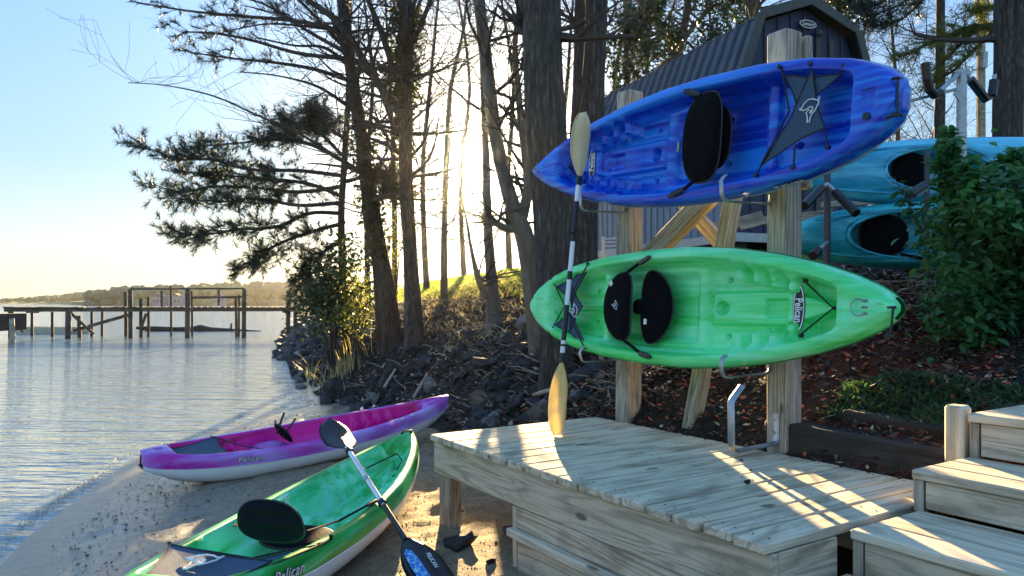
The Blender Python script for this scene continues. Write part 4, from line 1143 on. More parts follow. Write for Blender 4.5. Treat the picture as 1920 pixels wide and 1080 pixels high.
# ------------------------------------------------------------------ broken dock over the river
dock = tag(empty('old_dock', (0, 0, 0)), 'old grey timber dock on piles reaching out over the river', 'dock')
DY = 33.0
def pile(px, y0, y1, wpx, Y=DY, name='pile'):
    a = P(px, y0, Y); r = wpx * .5 / FOC * Y; b = Vector((a.x + rnd.uniform(-.03, .03), Y, min(P(px, y1, Y).z, -.6 if y1 > 600 else 9)))
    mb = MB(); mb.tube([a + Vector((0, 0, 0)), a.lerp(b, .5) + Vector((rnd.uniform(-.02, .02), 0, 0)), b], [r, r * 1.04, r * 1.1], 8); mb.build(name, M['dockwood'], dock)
for px, y0, y1, wd, dy in ((20, 583, 630, 9, 0), (60, 585, 620, 5, 1.6), (98, 585, 625, 5, 1.2), (128, 583, 632, 10, -.6), (148, 592, 628, 7, .8), (172, 583, 622, 5, 1.4), (192, 583, 617, 5, 2.0), (235, 547, 615, 6, 1.6), (244, 543, 632, 8, 0), (264, 560, 626, 6, .6), (278, 557, 622, 5, 1.2), (320, 535, 605, 4, 1.6), (352, 541, 622, 9, 0), (359, 545, 615, 4, 1.5), (442, 557, 620, 5, .9), (448, 553, 618, 4, 1.4), (458, 543, 620, 8, 0), (541, 545, 625, 8, .3), (554, 543, 626, 7, -.1), (640, 543, 610, 8, 0)):
    pile(px, y0, y1, wd, DY + dy)
for px, y0, y1 in ((303, 545, 577), (410, 543, 573)):
    a, b = P(px, y0, DY + 1.5), P(px, y1, DY + 1.5); mb = MB(); mb.tube([a, b], .05, 6); mb.build('rail_post', M['dockwood'], dock)
def dbeam(name, x0, y0, x1, y1, w, t, dy=0.0):
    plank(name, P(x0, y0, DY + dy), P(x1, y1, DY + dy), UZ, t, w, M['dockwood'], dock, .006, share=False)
dbeam('stringer', 8, 581, 700, 580, .17, .08, -.15); dbeam('stringer', 8, 580, 700, 579, .16, .08, 1.55)
for i in range(62):
    px = 10 + i * 11
    if i in (14, 15, 39): continue
    plank('walkway_board', P(px, 576.5, DY - .3) + Vector((0, 0, rnd.uniform(-.01, .01))), P(px + 2, 576.2, DY + 1.8) , UZ, .21, .045, M['dockwood'], dock, .004)
dbeam('handrail', 244, 542, 459, 541, .07, .12, 0); dbeam('handrail', 359, 558, 455, 557, .10, .06, 1.5); dbeam('handrail', 553, 543, 700, 545, .08, .1, 0)
dbeam('brace', 131, 585, 176, 626, .12, .08, -.3); dbeam('brace', 138, 620, 243, 590, .14, .08, .4); dbeam('brace', 22, 600, 44, 622, .12, .08, -.3); dbeam('brace', 274, 588, 266, 612, .1, .08, .3)
plank('cap_beam', P(50, 584, DY - .3), P(72, 584, DY - .3), UZ, .12, .14, M['dockwood'], dock)
# boat moored beyond it, and the boat lift at the edge
M['boatpaint'] = m_plain('cream_boat_paint', (.62, .56, .40), .5, 0, .1, 3)
bt = tag(empty('moored_boat', P(105, 612, 38)), 'low cream painted work boat moored behind the dock piles', 'boat')
bt.location.z = 0
mb = MB()
ring = [(-1.9, -.6), (1.2, -.6), (1.9, 0), (1.2, .6), (-1.9, .6)]
for z0, z1, s0, s1 in ((-.12, .34, .85, 1.0),):
    V = [(x * s0, y * s0, z0) for x, y in ring] + [(x * s1, y * s1, z1) for x, y in ring] + [(x * .92, y * .86, z1) for x, y in ring] + [(x * .85, y * .8, .05) for x, y in ring]
    n = 5; F = [tuple(range(n))[::-1]]
    for q in range(3): F += [(q * n + i, q * n + (i + 1) % n, (q + 1) * n + (i + 1) % n, (q + 1) * n + i) for i in range(n)]
    F.append(tuple(3 * n + i for i in range(n)))
    mb.add(V, F)
mb.build('boat_hull', M['boatpaint'], bt)
for x in (-1.1, .2):
    mb = MB(); mb.box((x, 0, .27), (.14, 0, 0), (0, .5, 0), (0, 0, .025)); mb.build('thwart', M['dockwood'], bt)
mb = MB(); mb.box((-1.75, 0, .42), (.12, 0, 0), (0, .15, 0), (0, 0, .2)); mb.build('outboard_motor', M['blackplastic'], bt)
fl = tag(empty('floating_dock', (0, 0, 0)), 'dark square floating pontoon with pale fenders at the open river end of the dock', 'pontoon')
mb = MB(); mb.box(P(-6, 604, 30) + Vector((-.4, 0, 0)), (.95, 0, 0), (0, 1.0, 0), (0, 0, .34)); mb.build('float_box', M['oldwood'], fl)
for j, z in enumerate((.86, .30)):
    mb = MB(); mb.box(Vector((P(-6, 604, 30).x - .35, 28.9, z)), (1.0, 0, 0), (0, .05, 0), (0, 0, .05)); mb.build('fender_board', M['palewood'], fl)
mb = MB(); mb.tube([Vector((P(22, 604, 29).x, 29, .95)), Vector((P(22, 604, 29).x + .05, 29, -.2))], .09, 10); mb.build('fender_post', M['palewood'], fl)
# fallen log below the dock
lg = tag(empty('drift_log', (0, 0, 0)), 'waterlogged dark tree trunk floating beneath the dock rails', 'log')
mb = MB(); mb.tube([P(256, 615, 41), P(285, 617, 41), P(330, 618, 41), P(380, 620, 41), P(430, 621, 41), P(490, 621, 41)], [.08, .16, .14, .22, .15, .03], 8); mb.build('log_trunk', M['oldwood'], lg)
mb = MB(); mb.tube([P(345, 619, 41), P(375, 619, 41), P(415, 620, 41)], [.08, .30, .06], 8); mb.build('log_root', M['oldwood'], lg)
mb = MB(); mb.tube([P(432, 621, 41), P(434, 606, 41)], [.07, .04], 5); mb.build('log_stub', M['oldwood'], lg)
# ------------------------------------------------------------------ rocks, litter and sticks on the bank
def m_rock(name, a, b, c):
    t = NT(name); v = t.co('Object', jitter=True); n1 = t.noise(v, 2.2, 6, .65); n2 = t.noise(v, 16, 5, .7)
    col = t.ramp(n1, [(.3, a), (.5, b), (.75, c)]); col = t.mix(col, t.ramp(n2, [(.35, (.35, .35, .35)), (.6, (1, 1, 1))]), .75, 'MULTIPLY')
    t.bump(t.math(n1, n2, 'ADD'), .9, .03); return t.set(col, .8)
M['rock'] = m_rock('dark_rock', (.012, .012, .015), (.04, .04, .043), (.11, .11, .11))
M['rocklight'] = m_rock('pale_rock', (.10, .10, .10), (.24, .23, .21), (.38, .36, .33))
M['rocktan'] = m_rock('tan_rock', (.14, .10, .07), (.30, .22, .15), (.42, .34, .25))
ROCKM = []
bm = bmesh.new(); bmesh.ops.create_icosphere(bm, subdivisions=2, radius=1); RV = [v.co.copy() for v in bm.verts]; RF = [tuple(v.index for v in f.verts) for f in bm.faces]; bm.free()
for k in range(7):
    off = Vector((k * 9.1, k * 3.7, 5)); V = []
    cuts = [Vector((rnd.gauss(0, 1), rnd.gauss(0, 1), rnd.gauss(0, 1))).normalized() for _ in range(11)]
    for p in RV:
        q = p * (1 + .35 * noise.noise(p * 1.1 + off))
        for c_ in cuts:
            d_ = q.dot(c_)
            if d_ > .50: q = q - c_ * (d_ - .50)
        q += p * .05 * noise.noise(p * 5 + off)
        V.append((q.x, q.y, q.z))
    ROCKM.append((V, RF))
_rm = {}
def rock(x, y, z, r, mat='rock', sq=None, name='riprap_stone'):
    k = rnd.randrange(7); key = (k, mat)
    if key not in _rm: _rm[key] = mesh_np('stone', ROCKM[k][0], ROCKM[k][1], M[mat])
    o = link(name, _rm[key])
    o.location = (x, y, z); o.rotation_euler = (rnd.uniform(-.5, .5), rnd.uniform(-.5, .5), rnd.uniform(0, 6.28))
    o.scale = (r * rnd.uniform(.8, 1.35), r * rnd.uniform(.75, 1.1), r * (sq or rnd.uniform(.45, .8)))
    return o
def toe_point(t):      # t: distance along from near to far by depth
    L = TOE[::-1]
    return float(np.interp(t, L[:, 1], L[:, 0]))
cand = []
tries = 0
while len(cand) < 285 and tries < 6000:
    tries += 1
    y = 6.3 + 24 * rnd.random() ** 1.7
    d = rnd.uniform(-.28, 1.15) if y > 9 else rnd.uniform(-.15, .9)
    x = toe_point(y) + d * 1.15
    r = rnd.uniform(.07, .19) * (1 + .025 * y)
    if any((x - a) ** 2 + (y - b) ** 2 < ((r + c) * .62) ** 2 for a, b, c in cand): continue
    # keep clear of the beached kayak's bow
    if y < 8.4 and x < -.35: continue
    cand.append((x, y, r))
for x, y, r in cand:
    tag(rock(x, y, gz(x, y) + r * .12, r, 'rock' if rnd.random() < .86 else 'rocklight'), 'dark angular riprap stone among its like on the river bank', 'rock', 'dark riprap stones')
mb = MB()
for i in range(750):
    y = 5.8 + 12 * rnd.random() ** 1.4; x = toe_point(y) + rnd.uniform(-.2, 1.7); r = rnd.uniform(.025, .085)
    if y < 8.6 and x < -.35: continue
    V, F = ROCKM[rnd.randrange(7)]; z = gz(x, y); ca, sa = math.cos(i), math.sin(i)
    mb.add([(x + (v[0] * ca - v[1] * sa) * r, y + (v[0] * sa + v[1] * ca) * r, z + .2 * r + v[2] * r * .7) for v in V], F)
tag(mb.build('small_rubble', M['rock']), 'small dark rubble filling the gaps between the riprap stones', 'rubble', kind='stuff')
mb = MB()
for i in range(420):
    y = 20 + 26 * rnd.random(); x = toe_point(y) + rnd.uniform(-.5, 2.0); r = rnd.uniform(.15, .45)
    V, F = ROCKM[rnd.randrange(7)]; z = gz(x, y)
    mb.add([(x + v[0] * r, y + v[1] * r, z + v[2] * r * .6) for v in V], F)
tag(mb.build('riprap_rubble', M['rock']), 'dark stone rubble lining the far part of the bank', 'rubble', kind='stuff')
for (px, py, Y, r, m, lab) in (
    (897, 748, 8.0, .15, 'rocktan', 'round tan boulder just behind the magenta kayak bow'),
    (948, 752, 7.6, .15, 'rock', 'blue grey boulder beside the round tan one'),
    (1012, 786, 6.6, .155, 'rocklight', 'pale flat topped rock behind the sunlit platform corner'),
    (985, 600, 9.6, .14, 'rocklight', 'grey block of stone lying against the forked tree base'),
    (905, 800, 6.9, .11, 'rock', 'dark stone low by the platform, below the tan boulder'),
    (958, 735, 7.9, .12, 'rock', 'narrow upright grey stone above the blue grey boulder'),
    (700, 742, 10.5, .13, 'rocklight', 'small bleached stone above the middle of the magenta kayak'),
    (1025, 735, 7.0, .10, 'rock', 'dark wedge of stone at the foot of the big trunk'),
    (925, 790, 7.0, .12, 'rocklight', 'grey flat stone between the platform and the boulders'),
    (880, 800, 7.3, .12, 'rock', 'dark stone tucked under the magenta kayak bow'),
    (1090, 745, 6.3, .11, 'rock', 'dark stone behind the standing cream paddle'),
    (975, 770, 7.1, .12, 'rock', 'dark stone beside the pale flat topped rock'),
    (628, 720, 11.3, .2, 'rock', 'large dark stone at the sandy point of the shore')):
    p = P(px, py, Y); g = gz(p.x, p.y)
    tag(rock(p.x, p.y, max(g + r * .25, p.z - r * .1) if p.z - g < .35 else g + r * .3, r * 1.15, m, .75, 'boulder'), lab, 'rock')
# sand: few dark stones under the platform, shells and pebbles
for (x, y, r, lab) in ((-.33, 4.35, .13, 'dark lump of rock half buried under the platform edge'), (.02, 4.55, .12, 'black stone in the shade beneath the platform corner'), (-.12, 4.05, .05, 'small pale pebble cluster stone beside the short skirt post')):
    tag(rock(x, y, gz(x, y) + .01, r, 'rock', .45, 'boulder'), lab, 'rock')
mb = MB()
for i in range(9000):
    y = 2.4 + 8 * rnd.random() ** 1.3; x0 = float(np.interp(y, SHORE[::-1, 1], SHORE[::-1, 0])); x = x0 + .25 + (2.9 + .0 * y) * rnd.random() ** .8
    if dtoe(x, y) > .1: continue
    r = rnd.uniform(.002, .0075) * (2.2 if rnd.random() < .05 else 1); z = gz(x, y)
    a = rnd.random() * 6
    mb.add([(x + math.cos(a + q) * r, y + math.sin(a + q) * r * .7, z - r * .2) for q in (0, 1.57, 3.14, 4.71)] + [(x, y, z + r * .7)], [(0, 1, 4), (1, 2, 4), (2, 3, 4), (3, 0, 4)], rnd.choice((0, 0, 1, 1, 1)))
tag(mb.build('beach_pebbles', [M['rocklight'], M['rock']]), 'scattered small pebbles and shell bits on the sand', 'pebbles', kind='stuff')

M['leafbrown'] = m_plain('dead_leaf_brown', (.16, .085, .045), .8, 0, .4, 5)
M['leaftan'] = m_plain('dead_leaf_tan', (.42, .33, .22), .8, 0, .3, 5)
M['leafred'] = m_plain('red_mulch', (.40, .085, .035), .85, 0, .4, 5)
M['leafdark'] = m_plain('dark_litter', (.04, .03, .025), .9, 0, .4, 5)
M['twig'] = m_plain('bleached_twig', (.36, .31, .24), .8, 0, .3, 8)
M['twigdark'] = m_plain('dark_twig', (.06, .048, .038), .85, 0, .3, 8)
def litter(name, n, region, size, weights, mats, label, cat):
    pts = []
    while len(pts) < n:
        x, y = region(); pts.append((x, y))
    A = np.array(pts); D_ = sdist(A[:, 0], A[:, 1], TOE); A = A[D_ > .03]; Z = ground_z(A[:, 0], A[:, 1])
    n = len(A)
    L_ = npr.uniform(size[0], size[1], n); an = npr.uniform(0, 6.28, n); W_ = L_ * npr.uniform(.25, .6, n)
    t1 = np.stack([np.cos(an), np.sin(an), npr.uniform(-.5, .7, n)], -1); t2 = np.stack([-np.sin(an), np.cos(an), npr.uniform(-.6, .6, n)], -1)
    c_ = np.stack([A[:, 0], A[:, 1], Z + .012 + npr.uniform(0, .02, n)], -1)
    V = np.stack([c_ - t1 * L_[:, None], c_ + t2 * W_[:, None], c_ + t1 * L_[:, None], c_ - t2 * W_[:, None]], 1).reshape(-1, 3)
    F = np.arange(n * 4).reshape(n, 4)
    mi = npr.choice(len(mats), n, p=np.array(weights) / sum(weights))
    tag(link(name, mesh_np(name, V, F, mats, False, mi.tolist())), label, cat, kind='stuff')
litter('leaf_litter', 34000, lambda: (lambda y: (toe_point(y) + rnd.uniform(0, 5.0), y))(5.4 + 14 * rnd.random() ** 1.2), (.012, .05), (4, 2.6, 5, .4), [M['leafbrown'], M['leaftan'], M['leafdark'], M['leafred']], 'dead brown leaves and bark bits covering the river bank', 'litter')
litter('red_mulch', 24000, lambda: (lambda y: (toe_point(y) + rnd.uniform(.35, 4.2), y))(2.9 + 4.4 * rnd.random()), (.010, .032), (2.6, .9, 6, 2.2), [M['leafbrown'], M['leaftan'], M['leafdark'], M['leafred']], 'reddish mulch and leaf bits behind the plank platform', 'mulch')
mb = MB()
for i in range(2300):
    y = 5.6 + 12 * rnd.random() ** 1.3; x = toe_point(y) + rnd.uniform(.15, 4.2); z = gz(x, y) + .02
    L_ = rnd.uniform(.05, .34); a = rnd.uniform(0, 6.28); up = rnd.uniform(-.05, .5)
    d_ = Vector((math.cos(a), math.sin(a) * .8, up)) * L_; s0 = Vector((x, y, z)); b_ = Vector((rnd.uniform(-.03, .03), rnd.uniform(-.03, .03), rnd.uniform(0, .04)))
    mb.tube([s0, s0 + d_ * .5 + b_, s0 + d_], [rnd.uniform(.003, .008), .005, .002], 3, m=0 if rnd.random() < .5 else 1, cap=False)
tag(mb.build('brushwood', [M['twig'], M['twigdark']]), 'tangle of fallen twigs and brush over the bank', 'brushwood', kind='stuff')
STK = [((742, 505), (700, 570), 10.6, .022, 'straight pale stick leaning on the bank left of the vine covered trunk'), ((748, 500), (712, 566), 10.7, .018, ''), ((801, 535), (775, 578), 9.8, .022, 'forked bleached branch propped on the brush, lower arm'), ((832, 500), (812, 590), 10.2, .012, ''),
       ((1010, 655), (950, 690), 7.6, .016, 'thin grey branch lying toward the big trunk'), ((1000, 700), (1048, 690), 6.9, .022, 'broken plank end by the foot of the big trunk'), ((905, 505), (870, 540), 11, .012, '')]
for i, ((x0, y0), (x1, y1), Y, r, lab) in enumerate(STK):
    if not lab: continue
    a = P(x0, y0, Y); b = P(x1, y1, Y - .15); g = gz(b.x, b.y)
    sh = g + r - b.z; a.z += sh; b.z += sh
    mb = MB(); mb.tube([a, a.lerp(b, .5) + Vector((.01, 0, .012)), b], [r * .7, r, r], 7)
    tag(mb.build('fallen_stick', M['twig']), lab, 'stick')
# two old iron pipes stuck in the mulch
for (x0, y0, x1, y1, Y, r, lab) in ((1600, 690, 1615, 775, 5.4, .028, 'tall rusty iron pipe stub leaning in the red mulch'), (1616, 700, 1622, 748, 5.5, .034, 'short rusty pipe stub beside the tall one in the mulch')):
    a, b = P(x0, y0, Y), P(x1, y1, Y); g = gz(b.x, b.y); sh = g - .02 - b.z
    a.z += sh; b.z += sh
    mb = MB(); mb.tube([a, b], r, 9); tag(mb.build('pipe_stub', m_plain('rusty_iron', (.10, .075, .06), .8, .2, .4, 14, .4)), lab, 'pipe')
for i, (px, py, Y, r, lab) in enumerate(((1820, 742, 4.6, .045, 'white stone nearest the bush on the mulch'), (1868, 737, 4.5, .035, 'rounded white pebble next to the upper step edge'), (1790, 700, 5.0, .03, 'small white stone below the dark bush'), (1634, 680, 5.4, .022, 'little white stone above the pipe stubs'))):
    p = P(px, py, Y); tag(rock(p.x, p.y, gz(p.x, p.y) + r * .2, r, 'rocklight', .6, 'white_stone'), lab, 'stone')
tag(rock(*DK(.62, .62, .722), .022, 'rock', .7, 'pine_cone'), 'small dark cone lying on the platform boards beside the steps', 'cone')
tag(rock(*DK(.98, 1.0, .716), .014, 'rocktan', .5, 'dead_leaf'), 'curled tan leaf on the platform boards near the empty hook', 'leaf')
tag(rock(*DK(.80, .86, .716), .012, 'rocktan', .5, 'dead_leaf'), 'curled tan leaf at the start of the sunlit strip', 'leaf')

mb = MB()
for i in range(330):
    y = 3.0 + 7 * rnd.random(); x0 = float(np.interp(y, SHORE[::-1, 1], SHORE[::-1, 0])); k_ = rnd.random()
    x = x0 + (rnd.gauss(.55, .10) if k_ < .45 else rnd.gauss(1.15, .22) if k_ < .8 else rnd.uniform(.3, 3.0)) + .1 * math.sin(y * 2.2)
    if dtoe(x, y) > .05: continue
    a = rnd.gauss(1.4, .6); L_ = rnd.uniform(.008, .04); z = gz(x, y) + .003
    d_ = Vector((math.cos(a), math.sin(a), 0)) * L_
    mb.tube([Vector((x, y, z)), Vector((x, y, z + .004)) + d_ * .5 + Vector((rnd.uniform(-.01, .01), 0, 0)), Vector((x, y, z)) + d_], rnd.uniform(.0015, .004), 3, m=0 if rnd.random() < .8 else 1, cap=False)
tag(mb.build('beach_wrack', [M['leafdark'], M['twig']]), 'lines of dark weed and straw washed up on the sand', 'wrack', kind='stuff')
# ------------------------------------------------------------------ trees and shrubs
def m_bark(name, a, b, c, sc=1.0, bs=1.0):
    t = NT(name); v = t.co('Object', (10 * sc, 10 * sc, .9 * sc)); n1 = t.noise(v, 2.6, 8, .75, .8); n2 = t.noise(t.co('Object'), 3, 4)
    vo = t.n('ShaderNodeTexVoronoi', feature='DISTANCE_TO_EDGE'); vo.inputs['Scale'].default_value = 2.6
    t.l(t.co('Object', (11 * sc, 11 * sc, 2.2 * sc)), vo.inputs['Vector'])
    f = t.math(n1, t.ramp(vo.outputs[0], [(0, 0.0), (.35, .16)]), 'ADD')
    col = t.ramp(f, [(.35, a), (.6, b), (.9, c)]); col = t.mix(col, (.09, .11, .06), t.math(t.ramp(n2, [(.5, 0.0), (.7, 1.0)]), .35))
    t.bump(f, bs, .06); return t.set(col, .9)
M['bark'] = m_bark('grey_bark', (.014, .011, .009), (.085, .072, .06), (.28, .245, .21))
M['barkpine'] = m_bark('brown_bark', (.02, .013, .010), (.075, .048, .035), (.16, .11, .08), .8)
M['barksmooth'] = m_bark('smooth_bark', (.08, .07, .055), (.15, .13, .10), (.24, .21, .17), .5, .3)
M['branch'] = m_plain('branch_bark', (.055, .045, .038), .85, 0, .35, 4)
def m_leaf(name, a, b, trans=.5, sc=1.2):
    t = NT(name); n1 = t.noise(t.co('Object'), sc, 3); n2 = t.noise(t.co('Object'), 14, 3)
    col = t.ramp(t.math(t.math(n1, .6), t.math(n2, .4), 'ADD'), [(.35, a), (.65, b)])
    t.set(col, .5)
    tr = t.n('ShaderNodeBsdfTranslucent'); t.l(t.mix(col, (1.6, 1.7, .6), .5, 'MULTIPLY'), tr.inputs[0])
    mx = t.n('ShaderNodeMixShader'); mx.inputs[0].default_value = trans
    t.l(t.b.outputs[0], mx.inputs[1]); t.l(tr.outputs[0], mx.inputs[2]); t.l(mx.outputs[0], t.out.inputs[0]); return t.m
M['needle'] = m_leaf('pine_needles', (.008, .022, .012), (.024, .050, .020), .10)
M['bushleaf'] = m_leaf('dark_bush_leaf', (.018, .085, .040), (.085, .25, .085), .35, 4)
M['yleaf'] = m_leaf('spring_leaf', (.10, .12, .02), (.28, .26, .06), .5)
M['ivy'] = m_leaf('ivy_leaf', (.03, .04, .015), (.14, .12, .05), .45)
M['evergreen'] = m_leaf('evergreen_leaf', (.012, .030, .010), (.045, .07, .022), .18)
M['grassy'] = m_leaf('grass_blade', (.10, .15, .02), (.28, .32, .05), .6)
M['reed'] = m_leaf('dry_reed', (.40, .34, .18), (.58, .50, .28), .4)
M['weed'] = m_leaf('weed_leaf', (.02, .06, .03), (.08, .16, .06), .4, 5)

def spline(pts, n=4):
    """smooth a polyline of (Vector, radius)"""
    out = []
    for i in range(len(pts) - 1):
        p0 = pts[max(i - 1, 0)]; p1 = pts[i]; p2 = pts[i + 1]; p3 = pts[min(i + 2, len(pts) - 1)]
        for k in range(n):
            t = k / n
            q = .5 * ((2 * p1[0]) + (-p0[0] + p2[0]) * t + (2 * p0[0] - 5 * p1[0] + 4 * p2[0] - p3[0]) * t * t + (-p0[0] + 3 * p1[0] - 3 * p2[0] + p3[0]) * t ** 3)
            out.append((q, p1[1] * (1 - t) + p2[1] * t))
    out.append(pts[-1]); return out

def trunk_mesh(name, pts, mat, parent, sides=16, rough=.07, flare=1.5):
    sp = spline(pts, 7); mb = MB(); V = []; n = len(sp)
    prev = None
    for i, (p, r) in enumerate(sp):
        t = (sp[min(i + 1, n - 1)][0] - sp[max(i - 1, 0)][0]).normalized()
        a = Vector((1, 0, 0)) if prev is None else prev
        a = (a - t * a.dot(t)).normalized(); b = t.cross(a); prev = a
        s0 = (p - sp[0][0]).length
        fl = 1 + (flare - 1) * math.exp(-s0 / .28)
        for k in range(sides):
            an = 2 * math.pi * k / sides
            d = a * math.cos(an) + b * math.sin(an)
            rr = r * fl * (1 + rough * noise.noise(Vector((math.cos(an) * 2, math.sin(an) * 2, s0 * .9)) + p * .1) * 2 + (fl - 1) * .35 * math.sin(an * 4 + p.x))
            V.append(p + d * rr)
    F = [(i * sides + k, i * sides + (k + 1) % sides, (i + 1) * sides + (k + 1) % sides, (i + 1) * sides + k) for i in range(n - 1) for k in range(sides)]
    F.append(tuple((n - 1) * sides + k for k in range(sides)))
    return link(name, mesh_np(name, V, F, mat, True), parent), sp

def grow(mb, p, d, L, r, depth, tips=None, up=.12, wob=.28, kids=(3, 5), minr=.0022):
    n = 5; pts = [p.copy()]; rad = [r]; q = p.copy(); dd = d.normalized()
    for i in range(n):
        dd = (dd + Vector((rnd.gauss(0, wob), rnd.gauss(0, wob), rnd.gauss(0, wob) + up)) * .5).normalized()
        q = q + dd * (L / n); pts.append(q.copy()); rad.append(max(minr, r * (1 - .75 * (i + 1) / n)))
    mb.tube(pts, rad, 5 if r > .02 else 3, cap=False)
    if tips is not None: tips.append((pts[-1], dd.copy()))
    if depth <= 0: return
    for k in range(rnd.randint(*kids)):
        j = rnd.randint(1, n); base = pts[j]; ax = (pts[j] - pts[j - 1]).normalized()
        s_ = ax.orthogonal(); s_.rotate(Matrix.Rotation(rnd.uniform(0, 6.28), 3, ax))
        nd = (ax * rnd.uniform(.5, 1.1) + s_ * rnd.uniform(.5, 1.0)).normalized()
        grow(mb, base, nd, L * rnd.uniform(.45, .75), max(minr, rad[j] * .62), depth - 1, tips, up, wob, kids, minr)

def leaf_cloud(centers, size, n_each, spread, rs=npr, asp=.5):
    """many small leaf blades round each centre; returns V, F"""
    C = np.repeat(np.array(centers), n_each, 0); n = len(C)
    C = C + rs.normal(0, 1, (n, 3)) * spread
    a = rs.normal(0, 1, (n, 3)); a /= np.linalg.norm(a, axis=1)[:, None]
    b = np.cross(a, rs.normal(0, 1, (n, 3))); b /= np.linalg.norm(b, axis=1)[:, None]
    L_ = (size * rs.uniform(.6, 1.3, n))[:, None]
    V = np.stack([C - a * L_, C + b * L_ * asp - a * L_ * .2, C + a * L_, C - b * L_ * asp - a * L_ * .2], 1).reshape(-1, 3)
    return V, np.arange(n * 4).reshape(n, 4)
def needle_cloud(tips, nn_, L0, w_=.006):
    T = np.array([t[0][:] for t in tips]); D_ = np.array([t[1][:] for t in tips])
    C = np.repeat(T, nn_, 0); D2 = np.repeat(D_, nn_, 0); n = len(C)
    d = D2 * .7 + npr.normal(0, .55, (n, 3)) + np.array([0, 0, .12]); d /= np.linalg.norm(d, axis=1)[:, None]
    C = C - D2 * npr.uniform(0, .18, n)[:, None]
    s_ = np.cross(d, npr.normal(0, 1, (n, 3))); s_ /= np.linalg.norm(s_, axis=1)[:, None]
    L_ = (L0 * npr.uniform(.6, 1.2, n))[:, None]
    V = np.stack([C - s_ * w_, C + s_ * w_, C + d * L_], 1).reshape(-1, 3)
    return V, np.arange(n * 3).reshape(n, 3)

def px_path(lst, Y):
    """[(px, py, width in photo px)] at depth Y (or per-point depth)"""
    out = []
    for it in lst:
        y = it[3] if len(it) > 3 else Y
        out.append((P(it[0], it[1], y), it[2] * .5 / FOC * y))
    return out

def tree(label, path, Y, mat, limbs=(), nbr=18, brl=1.6, depth=2, group=None, kids=(3, 5), zmin=2.5, name='bare_tree', crown_mat='branch', up=.12, flare=1.5, brmax=None, sink=.12):
    root = tag(empty(name, (0, 0, 0)), label, 'tree', group)
    pts = px_path(path, Y)
    b = pts[0][0]; g = gz(b.x, b.y)
    pts[0] = (Vector((b.x, b.y, g - sink)), pts[0][1])
    # carry on above the top of the frame
    p1, p0 = pts[-1][0], pts[-2][0]; d = (p1 - p0).normalized()
    pts.append((p1 + d * 1.6 + Vector((rnd.uniform(-.1, .1), 0, 0)), pts[-1][1] * .85)); pts.append((p1 + d * 3.2, pts[-1][1] * .55))
    _, sp = trunk_mesh('trunk', pts, mat, root, flare=flare)
    mb = MB(); tips = []
    for lb in limbs:
        lp = px_path(lb, Y); s2 = spline(lp, 5)
        o, _ = trunk_mesh('limb', lp, mat, root, sides=9, flare=1.0)
        for k in range(max(3, int(len(s2) * .8))):
            q, r = s2[rnd.randint(2, len(s2) - 1)]
            dd = Vector((rnd.gauss(0, 1), rnd.gauss(0, .7), rnd.uniform(-.1, .9)))
            grow(mb, q, dd, brl * rnd.uniform(.4, .8), max(.004, r * .45), depth - 1, tips, up, .28, kids)
    cs = [s for s in sp if s[0].z > zmin]
    if cs:
        for k in range(nbr):
            q, r = rnd.choice(cs); dd = Vector((rnd.gauss(0, 1), rnd.gauss(0, .8), rnd.uniform(-.15, .8)))
            grow(mb, q, dd, brl * rnd.uniform(.5, 1.15), min(brmax or 9, max(.006, r * .32)), depth, tips, up, .28, kids)
    if mb.V: mb.build('branches', M[crown_mat], root)
    return root, sp, tips

TR = 'bare trees along the river bank'
t1, sp1, tp1 = tree('leaning dark trunk overhanging the bank, lower half wrapped in vines', [(738, 615, 34), (725, 540, 31), (705, 430, 27), (688, 330, 25), (672, 220, 24), (655, 110, 22), (643, 0, 21)], 12.0, M['barkpine'],
     limbs=[[(672, 215, 9), (640, 190, 7), (590, 160, 5), (520, 142, 3), (450, 135, 2)], [(690, 330, 10), (640, 300, 7), (560, 250, 5), (480, 215, 4), (400, 180, 3), (310, 160, 2), (240, 155, 1.5)], [(660, 130, 8), (610, 90, 6), (550, 85, 4), (480, 70, 3)], [(655, 100, 8), (600, 40, 6), (560, 0, 5)], [(650, 60, 7), (580, 50, 5), (500, 45, 3), (420, 60, 2)]], nbr=32, brl=1.7, depth=2, zmin=3.0)
t1b, _, _ = tree('thin crooked trunk standing just left of the leaning vine trunk', [(716, 580, 15), (705, 500, 14), (690, 430, 13), (682, 360, 11), (672, 280, 9), (668, 200, 8)], 12.4, M['barkpine'], nbr=12, brl=1.1, zmin=2.8)
t2, sp2, tp2 = tree('upright trunk with a sunlit ivy clump where it forks', [(778, 590, 34), (770, 480, 27), (763, 380, 26), (760, 270, 26), (760, 210, 28), (757, 130, 30), (762, 60, 34), (760, 0, 26)], 11.4, M['bark'],
     limbs=[[(757, 225, 16), (715, 165, 15), (680, 110, 15), (655, 70, 14), (620, 30, 12), (575, 0, 10)], [(752, 160, 12), (735, 120, 12), (715, 60, 11), (690, 0, 10)], [(775, 80, 9), (790, 45, 9), (808, 0, 8)], [(745, 250, 8), (720, 190, 7), (700, 120, 6), (690, 60, 5)]], nbr=32, brl=1.5, zmin=3.2)
t3, _, _ = tree('slender pale trunk rising from the sunlit grass beyond the brush', [(832, 535, 14), (833, 430, 12), (836, 320, 11), (842, 200, 9), (850, 140, 8), (868, 60, 6), (876, 0, 5)], 15.5, M['barksmooth'], limbs=[[(846, 150, 5), (870, 120, 4), (900, 100, 3)]], nbr=44, brl=2.2, zmin=2.8, flare=1.2, kids=(4, 6))
